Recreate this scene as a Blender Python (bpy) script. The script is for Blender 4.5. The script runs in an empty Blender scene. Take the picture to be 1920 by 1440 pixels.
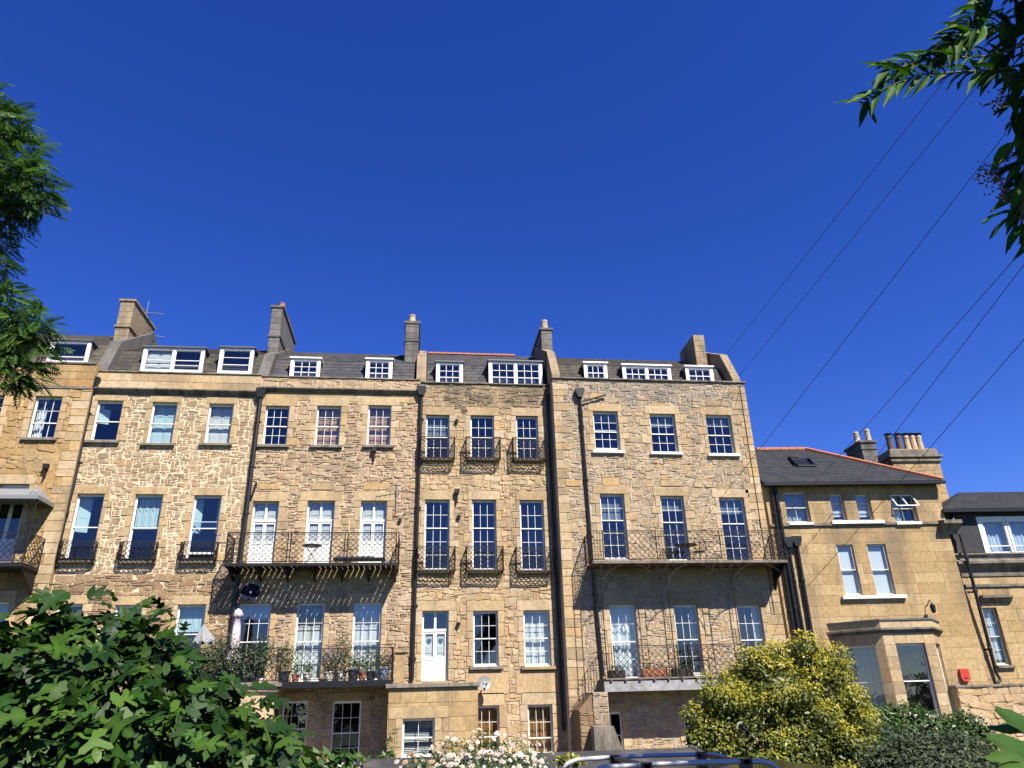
import bpy, bmesh, math, random
import numpy as np
from mathutils import Vector, Matrix
R = math.radians
random.seed(7)
rng = np.random.default_rng(7)
sc = bpy.context.scene
col = sc.collection

# ------------------------------------------------------------------ camera
F_PX, PITCH, ROLL, YAW = 1385.0, R(23.6), R(-1.63), R(7.5)
CAM = Vector((0.0, 0.0, 2.0))
FW = Vector((math.sin(YAW)*math.cos(PITCH), math.cos(YAW)*math.cos(PITCH), math.sin(PITCH)))
_r0 = Vector((math.cos(YAW), -math.sin(YAW), 0)); _u0 = _r0.cross(FW)
RT = _r0*math.cos(ROLL) + _u0*math.sin(ROLL); UP = -_r0*math.sin(ROLL) + _u0*math.cos(ROLL)
cd = bpy.data.cameras.new('camera'); cam = bpy.data.objects.new('camera', cd); col.objects.link(cam)
cd.sensor_width = 36.0; cd.lens = 36.0*F_PX/1920.0; cd.clip_start = 0.05; cd.clip_end = 4000
m = Matrix((RT, UP, -FW)).transposed().to_4x4(); m.translation = CAM
cam.matrix_world = m
sc.camera = cam

# ------------------------------------------------------------------ sky, sun, exposure
SUN = Vector((0.53, -1.0, 1.30)).normalized()          # towards the sun
EL = math.asin(SUN.z); AZ = math.atan2(SUN.x, SUN.y)   # clockwise from +Y
w = bpy.data.worlds.new('World'); sc.world = w; w.use_nodes = True
nt = w.node_tree; nt.nodes.clear()
sky = nt.nodes.new('ShaderNodeTexSky'); sky.sky_type = 'NISHITA'; sky.sun_disc = False
sky.sun_elevation = EL; sky.sun_rotation = AZ
sky.altitude = 300; sky.air_density = 0.85; sky.dust_density = 0.0; sky.ozone_density = 6.0
bg = nt.nodes.new('ShaderNodeBackground'); bg.inputs[1].default_value = 0.076
hs = nt.nodes.new('ShaderNodeHueSaturation'); hs.inputs['Saturation'].default_value = 1.24; hs.inputs['Hue'].default_value = .525
wo = nt.nodes.new('ShaderNodeOutputWorld')
nt.links.new(sky.outputs[0], hs.inputs['Color']); nt.links.new(hs.outputs[0], bg.inputs[0]); nt.links.new(bg.outputs[0], wo.inputs[0])
sl = bpy.data.lights.new('sun', 'SUN'); sl.energy = 5.0; sl.angle = R(0.53); sl.color = (1.0, 0.93, 0.82)
so = bpy.data.objects.new('sun', sl); col.objects.link(so)
so.rotation_euler = (-SUN).to_track_quat('-Z', 'Y').to_euler(); so.location = (10, -20, 30)
vs = sc.view_settings; vs.view_transform = 'Standard'; vs.look = 'None'; vs.exposure = 1.3; vs.gamma = 1.0; vs.use_curve_mapping = False
sc.render.engine = 'CYCLES'
sc.cycles.max_bounces = 6; sc.cycles.transparent_max_bounces = 12; sc.cycles.glossy_bounces = 3; sc.cycles.diffuse_bounces = 3
sc.cycles.caustics_reflective = False; sc.cycles.caustics_refractive = False

# ------------------------------------------------------------------ pixel geometry (photograph 1920 x 1440)
def ray(x, y): return FW + RT*((x-960)/F_PX) + UP*((720-y)/F_PX)
def at(x, y, Y):
    d = ray(x, y); return CAM + d*((Y-CAM.y)/d.y)
def proj(p):
    d = Vector(p)-CAM; z = d.dot(FW); return 960+F_PX*d.dot(RT)/z, 720-F_PX*d.dot(UP)/z

# ------------------------------------------------------------------ objects, labels
ORG = {}
def link(o, parent=None, org=None):
    col.objects.link(o)
    if parent is not None:
        o.parent = parent; ORG[o.name] = ORG[parent.name]
    else:
        ORG[o.name] = Vector(org) if org is not None else Vector((0, 0, 0))
    return o
def thing(name, label, cat, loc, group=None):
    o = bpy.data.objects.new(name, None); o.empty_display_size = .2; o.location = loc
    link(o, None, loc); o['label'] = label; o['category'] = cat
    if group: o['group'] = group
    return o
def tag(o, label, cat, group=None):
    o['label'] = label; o['category'] = cat
    if group: o['group'] = group
    return o
class Frame:                                            # a facade: u along it, d out of it, z up
    def __init__(s, O, a=0.0):
        s.O = Vector(O); s.a = a; s.U = Vector((math.cos(a), math.sin(a), 0)); s.N = Vector((math.sin(a), -math.cos(a), 0))
    def W(s, u, d, z): return Vector((s.O.x + u*s.U.x + d*s.N.x, s.O.y + u*s.U.y + d*s.N.y, z))
    def uz(s, x, y, d=0.0):
        r = ray(x, y); t = (d + (s.O-CAM).dot(s.N))/r.dot(s.N); p = CAM + r*t
        return (p-s.O).dot(s.U), p.z
WORLD = None
class MB:
    def __init__(s, H=None): s.v = []; s.f = []; s.H = H; s.tone = []; s.t = 0.5
    def P(s, a, b, c):
        q = s.H.W(a, b, c) if s.H else (a, b, c)
        s.v.append(tuple(q)); s.tone.append(s.t); return len(s.v)-1
    def face(s, *i): s.f.append(tuple(i))
    def box(s, a0, a1, b0, b1, c0, c1):
        i = [s.P(a, b, c) for c in (c0, c1) for b in (b0, b1) for a in (a0, a1)]
        for q in ((0,1,5,4),(1,3,7,5),(3,2,6,7),(2,0,4,6),(4,5,7,6),(0,2,3,1)): s.f.append(tuple(i[k] for k in q))
        return s
    def cbox(s, a0, a1, b0, b1, c0, c1, e=.012):       # box whose front (+d) arrises are chamfered
        e = min(e, (a1-a0)*.3, (c1-c0)*.3)
        r = [[s.P(*q) for q in ((a0,b0,c0),(a1,b0,c0),(a1,b0,c1),(a0,b0,c1))],
             [s.P(*q) for q in ((a0,b1-e,c0),(a1,b1-e,c0),(a1,b1-e,c1),(a0,b1-e,c1))],
             [s.P(*q) for q in ((a0+e,b1,c0+e),(a1-e,b1,c0+e),(a1-e,b1,c1-e),(a0+e,b1,c1-e))]]
        for k in (0, 1):
            for j in range(4): s.face(r[k][j], r[k][(j+1)%4], r[k+1][(j+1)%4], r[k+1][j])
        s.face(*r[2]); s.face(*r[0][::-1]); return s
    def rod(s, p, q, r=.01, n=4, r2=None):
        p = s.H.W(*p) if s.H else Vector(p); q = s.H.W(*q) if s.H else Vector(q)
        d = q-p
        if d.length < 1e-6: return s
        d.normalize(); a = d.orthogonal().normalized()
        if abs(d.z) < .95: a = d.cross(Vector((0,0,1))).normalized()
        b = d.cross(a); r2 = r if r2 is None else r2; k0 = len(s.v)
        for c, rr in ((p, r), (q, r2)):
            for k in range(n):
                t = 2*math.pi*(k+.5)/n
                s.v.append(tuple(c + a*(rr*math.cos(t)) + b*(rr*math.sin(t)))); s.tone.append(s.t)
        for k in range(n): s.face(k0+k, k0+(k+1)%n, k0+n+(k+1)%n, k0+n+k)
        s.face(*range(k0+n-1, k0-1, -1)); s.face(*range(k0+n, k0+2*n)); return s
    def tube(s, pts, r=.01, n=6, taper=None):
        P = [s.H.W(*p) if s.H else Vector(p) for p in pts]; k0 = len(s.v); L = len(P)
        a = None
        for i, p in enumerate(P):
            d = (P[min(i+1, L-1)]-P[max(i-1, 0)]).normalized()
            if a is None: a = d.orthogonal().normalized()
            a = (a - d*a.dot(d)).normalized(); b = d.cross(a)
            rr = r if taper is None else r + (taper-r)*i/(L-1)
            for k in range(n):
                t = 2*math.pi*k/n
                s.v.append(tuple(p + a*(rr*math.cos(t)) + b*(rr*math.sin(t)))); s.tone.append(s.t)
        for i in range(L-1):
            for k in range(n):
                s.face(k0+i*n+k, k0+i*n+(k+1)%n, k0+(i+1)*n+(k+1)%n, k0+(i+1)*n+k)
        s.face(*range(k0+n-1, k0-1, -1)); s.face(*range(k0+(L-1)*n, k0+L*n)); return s
    def lathe(s, c, prof, n=12):                        # prof: (radius, z) about a vertical axis through c
        c = s.H.W(*c) if s.H else Vector(c); k0 = len(s.v)
        for r, z in prof:
            for k in range(n):
                t = 2*math.pi*k/n; s.v.append((c.x+r*math.cos(t), c.y+r*math.sin(t), c.z+z)); s.tone.append(s.t)
        for i in range(len(prof)-1):
            for k in range(n): s.face(k0+i*n+k, k0+i*n+(k+1)%n, k0+(i+1)*n+(k+1)%n, k0+(i+1)*n+k)
        s.face(*range(k0+n-1, k0-1, -1)); s.face(*range(k0+(len(prof)-1)*n, k0+len(prof)*n)); return s
    def extrude(s, ring, b0, b1):                       # ring of (u,z), from d=b0 to d=b1
        n = len(ring); i0 = [s.P(u, b0, z) for u, z in ring]; i1 = [s.P(u, b1, z) for u, z in ring]
        for k in range(n): s.face(i0[k], i0[(k+1)%n], i1[(k+1)%n], i1[k])
        s.face(*i1); s.face(*i0[::-1]); return s
    def side(s, ring, u0, u1):                          # ring of (d,z), from u=u0 to u=u1
        n = len(ring); i0 = [s.P(u0, d, z) for d, z in ring]; i1 = [s.P(u1, d, z) for d, z in ring]
        for k in range(n): s.face(i0[k], i0[(k+1)%n], i1[(k+1)%n], i1[k])
        s.face(*i1); s.face(*i0[::-1]); return s
    def ball(s, c, r, n=6, m=4, sq=(1,1,1)):
        c = s.H.W(*c) if s.H else Vector(c); k0 = len(s.v)
        for i in range(m+1):
            ph = math.pi*i/m
            for k in range(n):
                t = 2*math.pi*k/n
                s.v.append((c.x+r*sq[0]*math.sin(ph)*math.cos(t), c.y+r*sq[1]*math.sin(ph)*math.sin(t), c.z-r*sq[2]*math.cos(ph))); s.tone.append(s.t)
        for i in range(m):
            for k in range(n): s.face(k0+i*n+k, k0+i*n+(k+1)%n, k0+(i+1)*n+(k+1)%n, k0+(i+1)*n+k)
        return s
    def build(s, name, mat, parent=None, smooth=False, org=None, kind=None):
        me = bpy.data.meshes.new(name)
        o0 = ORG[parent.name] if parent is not None else (Vector(org) if org is not None else Vector((0,0,0)))
        V = np.array(s.v, dtype=np.float64).reshape(-1, 3) - np.array(o0)
        me.from_pydata(V.tolist(), [], s.f)
        if len(set(s.tone)) > 1 or s.t != .5:
            at_ = me.attributes.new('tone', 'FLOAT', 'POINT'); at_.data.foreach_set('value', np.array(s.tone, dtype=np.float32))
        me.materials.append(mat)
        bm = bmesh.new(); bm.from_mesh(me); bmesh.ops.recalc_face_normals(bm, faces=bm.faces); bm.to_mesh(me); bm.free()
        if smooth: me.polygons.foreach_set('use_smooth', [True]*len(me.polygons))
        o = bpy.data.objects.new(name, me)
        if parent is None: o.location = o0
        link(o, parent, o0)
        if kind: o['kind'] = kind
        return o
def shared(name, me, parent, loc, rot=(0,0,0), scale=(1,1,1)):
    o = bpy.data.objects.new(name, me); link(o, parent)
    o.location = Vector(loc) - ORG[parent.name]; o.rotation_euler = rot; o.scale = scale
    return o
def np_mesh(name, V, n, mat, parent=None, org=(0,0,0), tone=None, kind=None, smooth=False):
    """V: (faces*n,3) vertices, every face has n corners of its own"""
    V = np.asarray(V, dtype=np.float32); o0 = ORG[parent.name] if parent is not None else Vector(org)
    V = V - np.array(o0, dtype=np.float32); nf = len(V)//n
    me = bpy.data.meshes.new(name); me.vertices.add(len(V)); me.vertices.foreach_set('co', V.ravel())
    me.loops.add(len(V)); me.loops.foreach_set('vertex_index', np.arange(len(V), dtype=np.int32))
    me.polygons.add(nf); me.polygons.foreach_set('loop_start', np.arange(0, len(V), n, dtype=np.int32))
    me.polygons.foreach_set('loop_total', np.full(nf, n, dtype=np.int32)); me.update(calc_edges=True); me.validate()
    if tone is not None:
        a = me.attributes.new('tone', 'FLOAT', 'POINT'); a.data.foreach_set('value', np.asarray(tone, dtype=np.float32))
    me.materials.append(mat)
    o = bpy.data.objects.new(name, me)
    if parent is None: o.location = o0
    link(o, parent, o0)
    if kind: o['kind'] = kind
    return o

# ------------------------------------------------------------------ materials
def nodes(name):
    m = bpy.data.materials.new(name); m.use_nodes = True; t = m.node_tree; t.nodes.clear()
    out = t.nodes.new('ShaderNodeOutputMaterial'); b = t.nodes.new('ShaderNodeBsdfPrincipled'); t.links.new(b.outputs[0], out.inputs[0])
    return m, t, b, out
def noise(t, scale, detail=4, rough=.6, vec=None):
    n = t.nodes.new('ShaderNodeTexNoise'); n.inputs['Scale'].default_value = scale; n.inputs['Detail'].default_value = detail; n.inputs['Roughness'].default_value = rough
    if vec is None:
        g = t.nodes.new('ShaderNodeNewGeometry'); vec = g.outputs['Position']
    t.links.new(vec, n.inputs['Vector']); return n.outputs['Fac']
def ramp(t, fac, stops):
    r = t.nodes.new('ShaderNodeValToRGB'); e = r.color_ramp.elements
    while len(e) < len(stops): e.new(.5)
    for k, (p, c) in enumerate(stops): e[k].position = p; e[k].color = (*c, 1) if len(c) == 3 else c
    t.links.new(fac, r.inputs[0]); return r.outputs[0]
def g(v): return (v, v, v)
ALB = .80                                               # albedo scale of every painted, stone and leaf surface
def alb(c): return tuple(x*ALB for x in c)
def mixc(t, a, b, fac, mode='MIX'):
    n = t.nodes.new('ShaderNodeMix'); n.data_type = 'RGBA'; n.blend_type = mode
    for s, v in ((n.inputs[6], a), (n.inputs[7], b), (n.inputs[0], fac)):
        if hasattr(v, 'is_linked') or hasattr(v, 'links'): t.links.new(v, s)
        elif isinstance(v, (int, float)): s.default_value = v
        else: s.default_value = (*v, 1)
    return n.outputs[2]
def bump(t, b, h, strength=.4, dist=.02):
    n = t.nodes.new('ShaderNodeBump'); n.inputs['Strength'].default_value = strength; n.inputs['Distance'].default_value = dist
    t.links.new(h, n.inputs['Height']); t.links.new(n.outputs[0], b.inputs['Normal'])
def stone_mat(name, cols, stain=(.06,.05,.045), amount=.5, vscale=.55, bstr=.6, band=None, lo=.47):
    m, t, b, _ = nodes(name)
    mean = [sum(q[k] for q in cols)/len(cols) for k in range(3)]; cols = [tuple(.34*mean[k]+.66*q[k] for k in range(3)) for q in cols]
    a = t.nodes.new('ShaderNodeAttribute'); a.attribute_name = 'tone'
    c = ramp(t, a.outputs['Fac'], [(i/(len(cols)-1), alb((q[0]*1.06, q[1]*1.08, q[2]*1.17))) for i, q in enumerate(cols)])
    f = noise(t, 9, 5, .65); c = mixc(t, c, ramp(t, f, [(.3, g(.62)), (.7, g(1.18))]), .8, 'MULTIPLY')
    f2 = noise(t, 45, 4, .7); c = mixc(t, c, ramp(t, f2, [(.35, g(.6)), (.6, g(1.05))]), .5, 'MULTIPLY')
    tc = t.nodes.new('ShaderNodeNewGeometry'); mp = t.nodes.new('ShaderNodeMapping'); mp.inputs['Scale'].default_value = (1.6, 1.0, .45)
    t.links.new(tc.outputs['Position'], mp.inputs['Vector'])
    s = noise(t, vscale, 6, .62, mp.outputs[0]); sm = ramp(t, s, [(lo, g(0)), (lo+.2, g(amount))])
    c = mixc(t, c, alb(stain), sm)
    if band:                                            # soot that has settled on one stretch of the wall
        sx = t.nodes.new('ShaderNodeSeparateXYZ'); t.links.new(tc.outputs['Position'], sx.inputs[0])
        mr = t.nodes.new('ShaderNodeMapRange'); mr.inputs[1].default_value = band[0]; mr.inputs[2].default_value = band[1]; t.links.new(sx.outputs[2], mr.inputs[0])
        ad = t.nodes.new('ShaderNodeMath'); ad.operation = 'MULTIPLY'; t.links.new(mr.outputs[0], ad.inputs[0])
        t.links.new(ramp(t, noise(t, 1.4, 6, .65), [(.36, g(0)), (.56, g(1))]), ad.inputs[1])
        c = mixc(t, c, alb(band[2]), ramp(t, ad.outputs[0], [(0, g(0)), (1, g(band[3]))]))
    t.links.new(c, b.inputs['Base Color']); b.inputs['Roughness'].default_value = .92
    b.inputs['Specular IOR Level'].default_value = .2
    bump(t, b, noise(t, 28, 6, .7), bstr, .03); return m
def plain(name, c, rough=.6, var=.15, scale=6, bstr=0, bscale=40, metal=0, spec=.5, dark=None):
    m, t, b, _ = nodes(name)
    f = noise(t, scale, 5, .6); k = ramp(t, f, [(.3, g(1-var)), (.7, g(1+var*.5))])
    cc = mixc(t, c if metal else alb(c), k, 1.0, 'MULTIPLY')
    if dark: cc = mixc(t, cc, dark, ramp(t, noise(t, scale*.35, 6, .65), [(.5, g(0)), (.68, g(.8))]))
    t.links.new(cc, b.inputs['Base Color']); b.inputs['Roughness'].default_value = rough; b.inputs['Metallic'].default_value = metal
    b.inputs['Specular IOR Level'].default_value = spec
    if bstr: bump(t, b, noise(t, bscale, 5, .6), bstr, .01)
    return m
def leaf_mat(name, c1, c2, c3=None, rough=.45, trans=.25, spec=.4):
    m, t, b, out = nodes(name)
    a = t.nodes.new('ShaderNodeAttribute'); a.attribute_name = 'tone'
    c = ramp(t, a.outputs['Fac'], [(0, alb(c1)), (.55, alb(c2)), (1, alb(c3 or c2))])
    oi = t.nodes.new('ShaderNodeObjectInfo')
    c = mixc(t, c, ramp(t, oi.outputs['Random'], [(0, g(.75)), (1, g(1.2))]), 1.0, 'MULTIPLY')
    t.links.new(c, b.inputs['Base Color']); b.inputs['Roughness'].default_value = rough; b.inputs['Specular IOR Level'].default_value = spec
    tr = t.nodes.new('ShaderNodeBsdfTranslucent'); t.links.new(mixc(t, c, (1.25, 1.3, .5), 1.0, 'MULTIPLY'), tr.inputs[0])
    mx = t.nodes.new('ShaderNodeMixShader'); mx.inputs[0].default_value = trans
    t.links.new(b.outputs[0], mx.inputs[1]); t.links.new(tr.outputs[0], mx.inputs[2]); t.links.new(mx.outputs[0], out.inputs[0])
    return m
def glass_mat(name, tint=(.72,.78,.8), boost=2.1, base=.0):
    m, t, b, out = nodes(name); t.nodes.remove(b)
    tr = t.nodes.new('ShaderNodeBsdfTransparent'); tr.inputs[0].default_value = (*tint, 1)
    gl = t.nodes.new('ShaderNodeBsdfGlossy'); gl.inputs['Roughness'].default_value = .015; gl.inputs[0].default_value = (1,1,1,1)
    ge = t.nodes.new('ShaderNodeNewGeometry'); dt = t.nodes.new('ShaderNodeVectorMath'); dt.operation = 'DOT_PRODUCT'
    t.links.new(ge.outputs['Normal'], dt.inputs[0]); t.links.new(ge.outputs['Incoming'], dt.inputs[1])
    def mth(op, x, y=None, z=None):
        n = t.nodes.new('ShaderNodeMath'); n.operation = op; n.use_clamp = op == 'MULTIPLY_ADD'
        for k, v in enumerate((x, y, z)):
            if v is None: continue
            if isinstance(v, (int, float)): n.inputs[k].default_value = v
            else: t.links.new(v, n.inputs[k])
        return n.outputs[0]
    mu = mth('MULTIPLY_ADD', mth('POWER', mth('SUBTRACT', 1.0, mth('ABSOLUTE', dt.outputs['Value'])), 5.0), .9, .043*boost+base)   # Schlick, both faces alike
    bp = t.nodes.new('ShaderNodeBump'); bp.inputs['Strength'].default_value = .12; bp.inputs['Distance'].default_value = .02
    t.links.new(noise(t, 2.2, 2, .5), bp.inputs['Height']); t.links.new(bp.outputs[0], gl.inputs['Normal'])
    mx = t.nodes.new('ShaderNodeMixShader'); t.links.new(mu, mx.inputs[0]); t.links.new(tr.outputs[0], mx.inputs[1]); t.links.new(gl.outputs[0], mx.inputs[2])
    t.links.new(mx.outputs[0], out.inputs[0]); return m
M = {}
M['glass'] = glass_mat('window_glass')
M['white'] = plain('white_paint', (.80,.80,.78), .45, .06, 5)
M['offwhite'] = plain('cream_paint', (.62,.59,.52), .5, .1, 5)
M['iron'] = plain('black_iron', (.009,.009,.010), .6, .2, 9, spec=.3)
M['pipe'] = plain('black_cast_iron_pipe', (.010,.010,.012), .4, .2, 5, spec=.35)
M['lead'] = plain('grey_lead', (.10,.105,.11), .55, .3, 4, .2, 20)
M['slate'] = stone_mat('roof_slate', [(.035,.036,.042),(.06,.062,.07),(.085,.085,.092),(.11,.10,.095)], (.10,.085,.06), .5, 1.1, .25)
M['slate_dark'] = stone_mat('dark_roof_slate', [(.022,.023,.028),(.03,.032,.038),(.045,.046,.052)], (.06,.055,.05), .3, 1.1, .2)
M['slate_brown'] = stone_mat('weathered_stone_slate', [(.04,.036,.033),(.065,.058,.05),(.09,.08,.066)], (.12,.10,.06), .5, 1.2, .3)
M['terracotta'] = plain('terracotta', (.42,.15,.07), .8, .3, 10, .3)
M['terra_dark'] = plain('sooty_terracotta', (.09,.055,.045), .85, .3, 10, .3)
M['buff'] = plain('buff_clay', (.50,.38,.24), .8, .25, 10, .3, dark=(.12,.10,.08))
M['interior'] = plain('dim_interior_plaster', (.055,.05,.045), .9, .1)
M['shutter'] = plain('white_shutter_paint', (.72,.71,.66), .5, .05)
M['blue_shutter'] = plain('pale_blue_shutter_paint', (.55,.70,.70), .5, .05)
M['pine'] = plain('stripped_pine', (.50,.27,.13), .5, .25, 12)
M['curtain'] = plain('white_curtain', (.78,.79,.78), .9, .06)
M['grey_curtain'] = plain('pale_grey_curtain', (.40,.46,.50), .9, .08)
M['orange_curtain'] = plain('orange_brown_curtain', (.42,.19,.05), .9, .25, 8)
M['blind'] = plain('pale_blue_blind', (.55,.64,.74), .8, .04)
M['aluminium'] = plain('aluminium', (.55,.56,.57), .35, .1, metal=1)
M['grey_blind'] = plain('grey_blind', (.17,.20,.22), .9, .08)
M['blackplastic'] = plain('black_plastic', (.012,.012,.014), .4, .1)
# ------------------------------------------------------------------ stone work
def clip(poly, nx, nz, c):
    out = []; n = len(poly)
    for i in range(n):
        a = poly[i]; b = poly[(i+1) % n]; da = nx*a[0]+nz*a[1]-c; db = nx*b[0]+nz*b[1]-c
        if da <= 0: out.append(a)
        if (da < 0 < db) or (db < 0 < da):
            t = da/(da-db); out.append((a[0]+(b[0]-a[0])*t, a[1]+(b[1]-a[1])*t))
    return out
def area(p): return .5*abs(sum(p[i][0]*p[(i+1)%len(p)][1]-p[(i+1)%len(p)][0]*p[i][1] for i in range(len(p))))
def bbox(p): return min(q[0] for q in p), max(q[0] for q in p), min(q[1] for q in p), max(q[1] for q in p)
def minus(poly, r):
    a0, a1, c0, c1 = r; out = []
    x0, x1, z0, z1 = bbox(poly)
    if x1 <= a0 or x0 >= a1 or z1 <= c0 or z0 >= c1: return [poly]
    for n in ((1,0,a0), (-1,0,-a1), (0,1,c0), (0,-1,-c1)):
        q = clip(poly, *n)
        if len(q) > 2: out.append(q)
        poly = clip(poly, -n[0], -n[1], -n[2])
        if len(poly) < 3: break
    return out
def rounded(p, k=.24):
    o = []; n = len(p)
    for i in range(n):
        a = p[i-1]; b = p[i]; c = p[(i+1) % n]
        for q in (a, c): o.append((b[0]+(q[0]-b[0])*k, b[1]+(q[1]-b[1])*k))
    return o
def stone_ring(mb, p, h, tilt, base=0.0, ins=.8):
    cx = sum(q[0] for q in p)/len(p); cz = sum(q[1] for q in p)/len(p); n = len(p)
    e = .022
    r0 = [mb.P(u, base-.015, z) for u, z in p]
    r1 = [mb.P(u, base+h*.55, z) for u, z in p]
    r2 = []
    for u, z in p:
        L = math.hypot(u-cx, z-cz)+1e-6; k = max(.45, (L-e)/L)
        r2.append(mb.P(cx+(u-cx)*k, base+h+tilt[0]*(u-cx)+tilt[1]*(z-cz), cz+(z-cz)*k))
    for a, b in ((r0, r1), (r1, r2)):
        for i in range(n): mb.face(a[i], a[(i+1)%n], b[(i+1)%n], b[i])
    mb.face(*r2)
def _courses(rd, u0, u1, z0, z1, sx, sz, joint, jit):
    """rough courses: wavy beds, stones of very unequal length, some split into two thin ones, some two courses tall"""
    nr = max(1, int(round((z1-z0)/sz))); hs = [rd.uniform(.6, 1.45) for _ in range(nr)]; s_ = (z1-z0)/sum(hs); beds = [z0]
    for h in hs: beds.append(beds[-1]+h*s_)
    wav = [[(rd.uniform(.25,.9), rd.uniform(0,6.3), rd.uniform(.1,.3)*sz*jit) for _ in range(3)] for _ in beds]
    def Z(i, u):
        if i <= 0 or i >= nr: return beds[i]
        return beds[i] + sum(a*math.sin(u/(sx*w*2.2)+p) for w, p, a in wav[i])
    cells = []; taken = [[] for _ in range(nr+1)]; e = joint*.5
    def quad(i0, i1, a, b, lo=0.0, hi=1.0):
        j = lambda: rd.uniform(-1,1)*jit*.05*sx; w_ = lambda: rd.uniform(-1,1)*jit*.10*sz
        q = []
        for u, top in ((a,0),(b,0),(b,1),(a,1)):
            za, zb = Z(i0,u)+e, Z(i1,u)-e; z = za+(zb-za)*(hi if top else lo); q.append((min(u1, max(u0, u+j())), min(z1, max(z0, z+w_()+(e if (not top and lo > 0) else -e if (top and hi < 1) else 0)))))
        m0 = ((q[0][0]+q[1][0])/2, (q[0][1]+q[1][1])/2-abs(w_())*.8); m1 = ((q[2][0]+q[3][0])/2, (q[2][1]+q[3][1])/2+abs(w_())*.8)
        return [q[0], m0, q[1], q[2], m1, q[3]] if b-a > sx*.7 else q
    for i in range(nr):
        u = u0
        blk = sorted(taken[i])
        while u < u1-.03:
            hit = [t for t in blk if t[0] <= u+.001 < t[1]]
            if hit: u = hit[0][1]; continue
            nx_ = min([t[0] for t in blk if t[0] > u] + [u1]); wd = sx*rd.choice((.45,.6,.8,1,1.15,1.5,1.9)); b = min(u+wd, nx_)
            if nx_-b < sx*.3: b = nx_
            r = rd.random()
            if b-u > sx*.4 and i < nr-1 and r < .10: cells.append(quad(i, i+2, u+e, b-e)); taken[i+1].append((u, b))
            elif r < .32 and b-u > sx*.5:
                f = rd.uniform(.35,.65); cells.append(quad(i, i+1, u+e, b-e, 0, f)); cells.append(quad(i, i+1, u+e, b-e, f, 1))
            else: cells.append(quad(i, i+1, u+e, b-e))
            u = b
    return cells
def _emit(H, parent, polys, rects, joint, mat, proud, parts, name, rd, tonef):
    cells = []
    for poly in polys:
        if len(poly) < 3: continue
        ps = [poly]
        for r in rects:
            e = joint*.7; nx_ = []
            for q in ps: nx_ += minus(q, (r[0]-e, r[1]+e, r[2]-e, r[3]+e))
            ps = nx_
            if not ps: break
        for q in ps:
            b = bbox(q)
            if b[1]-b[0] < .04 or b[3]-b[2] < .025: continue
            A = area(q)
            if A < .002: continue
            cells.append((A, q))
    cells.sort(key=lambda c: -c[0])
    rest = MB(H); rest.t = .49
    for n, (A, q) in enumerate(cells):
        rr = rounded(q, rd.uniform(.08,.26)); h = rd.uniform(*proud); tl = (rd.uniform(-.06,.06), rd.uniform(-.06,.06))
        t = rd.random()
        if tonef: t = tonef(t, q[0][1])
        if n < parts:
            mb = MB(H); mb.t = t; stone_ring(mb, rr, h, tl); mb.build(name, mat, parent)
        else:
            rest.t = t; stone_ring(rest, rr, h, tl)
    if len(cells) > parts: rest.build('rubble', mat, parent, kind='stuff')
def rubble(H, parent, u0, u1, z0, z1, rects, mat, sx=.36, sz=.19, joint=.02, proud=(.008,.035), jit=.36, parts=300, seed=1, name='stone', course=False, tonef=None):
    rd = random.Random(seed); k = sz/sx
    if course: return _emit(H, parent, _courses(rd, u0, u1, z0, z1, sx, sz, joint, jit), rects, joint, mat, proud, parts, name, rd, tonef)
    nr = max(1, int(round((z1-z0)/sz))); hs = [rd.uniform(.65, 1.35) for _ in range(nr)]; sm = sum(hs)
    zs = []; z = z0
    for h in hs: zs.append((z + h*(z1-z0)/sm*.5, h*(z1-z0)/sm)); z += h*(z1-z0)/sm
    rows = []
    for zc, h in zs:
        L = []; x = u0 + rd.uniform(-.5, .3)*sx
        while x < u1+sx:
            wd = sx*rd.choice((.55,.8,1,1.2,1.7)); L.append((x+wd*.5+rd.uniform(-jit,jit)*sx*.35, zc+rd.uniform(-jit,jit)*h*.6)); x += wd
        rows.append(L)
    cells = []
    for i, L in enumerate(rows):
        for j, (px, pz) in enumerate(L):
            poly = [(max(u0, px-1.6*sx), max(z0, pz-2.2*sz)), (min(u1, px+1.6*sx), max(z0, pz-2.2*sz)), (min(u1, px+1.6*sx), min(z1, pz+2.2*sz)), (max(u0, px-1.6*sx), min(z1, pz+2.2*sz))]
            if poly[1][0]-poly[0][0] < .04: continue
            ok = True
            for ii in range(max(0, i-2), min(nr, i+3)):
                for jj, (qx, qz) in enumerate(rows[ii]):
                    if (ii == i and jj == j) or abs(qx-px) > 2.2*sx: continue
                    dx = (qx-px)*k*k; dz = qz-pz; L2 = math.hypot(dx, dz)
                    if L2 < 1e-6: continue
                    mx, mz = (px+qx)/2, (pz+qz)/2
                    poly = clip(poly, dx/L2, dz/L2, (dx*mx+dz*mz)/L2 - joint*.5)
                    if len(poly) < 3: ok = False; break
                if not ok: break
            if not ok: continue
            cells.append(poly)
    _emit(H, parent, cells, rects, joint, mat, proud, parts, name, rd, tonef)
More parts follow.
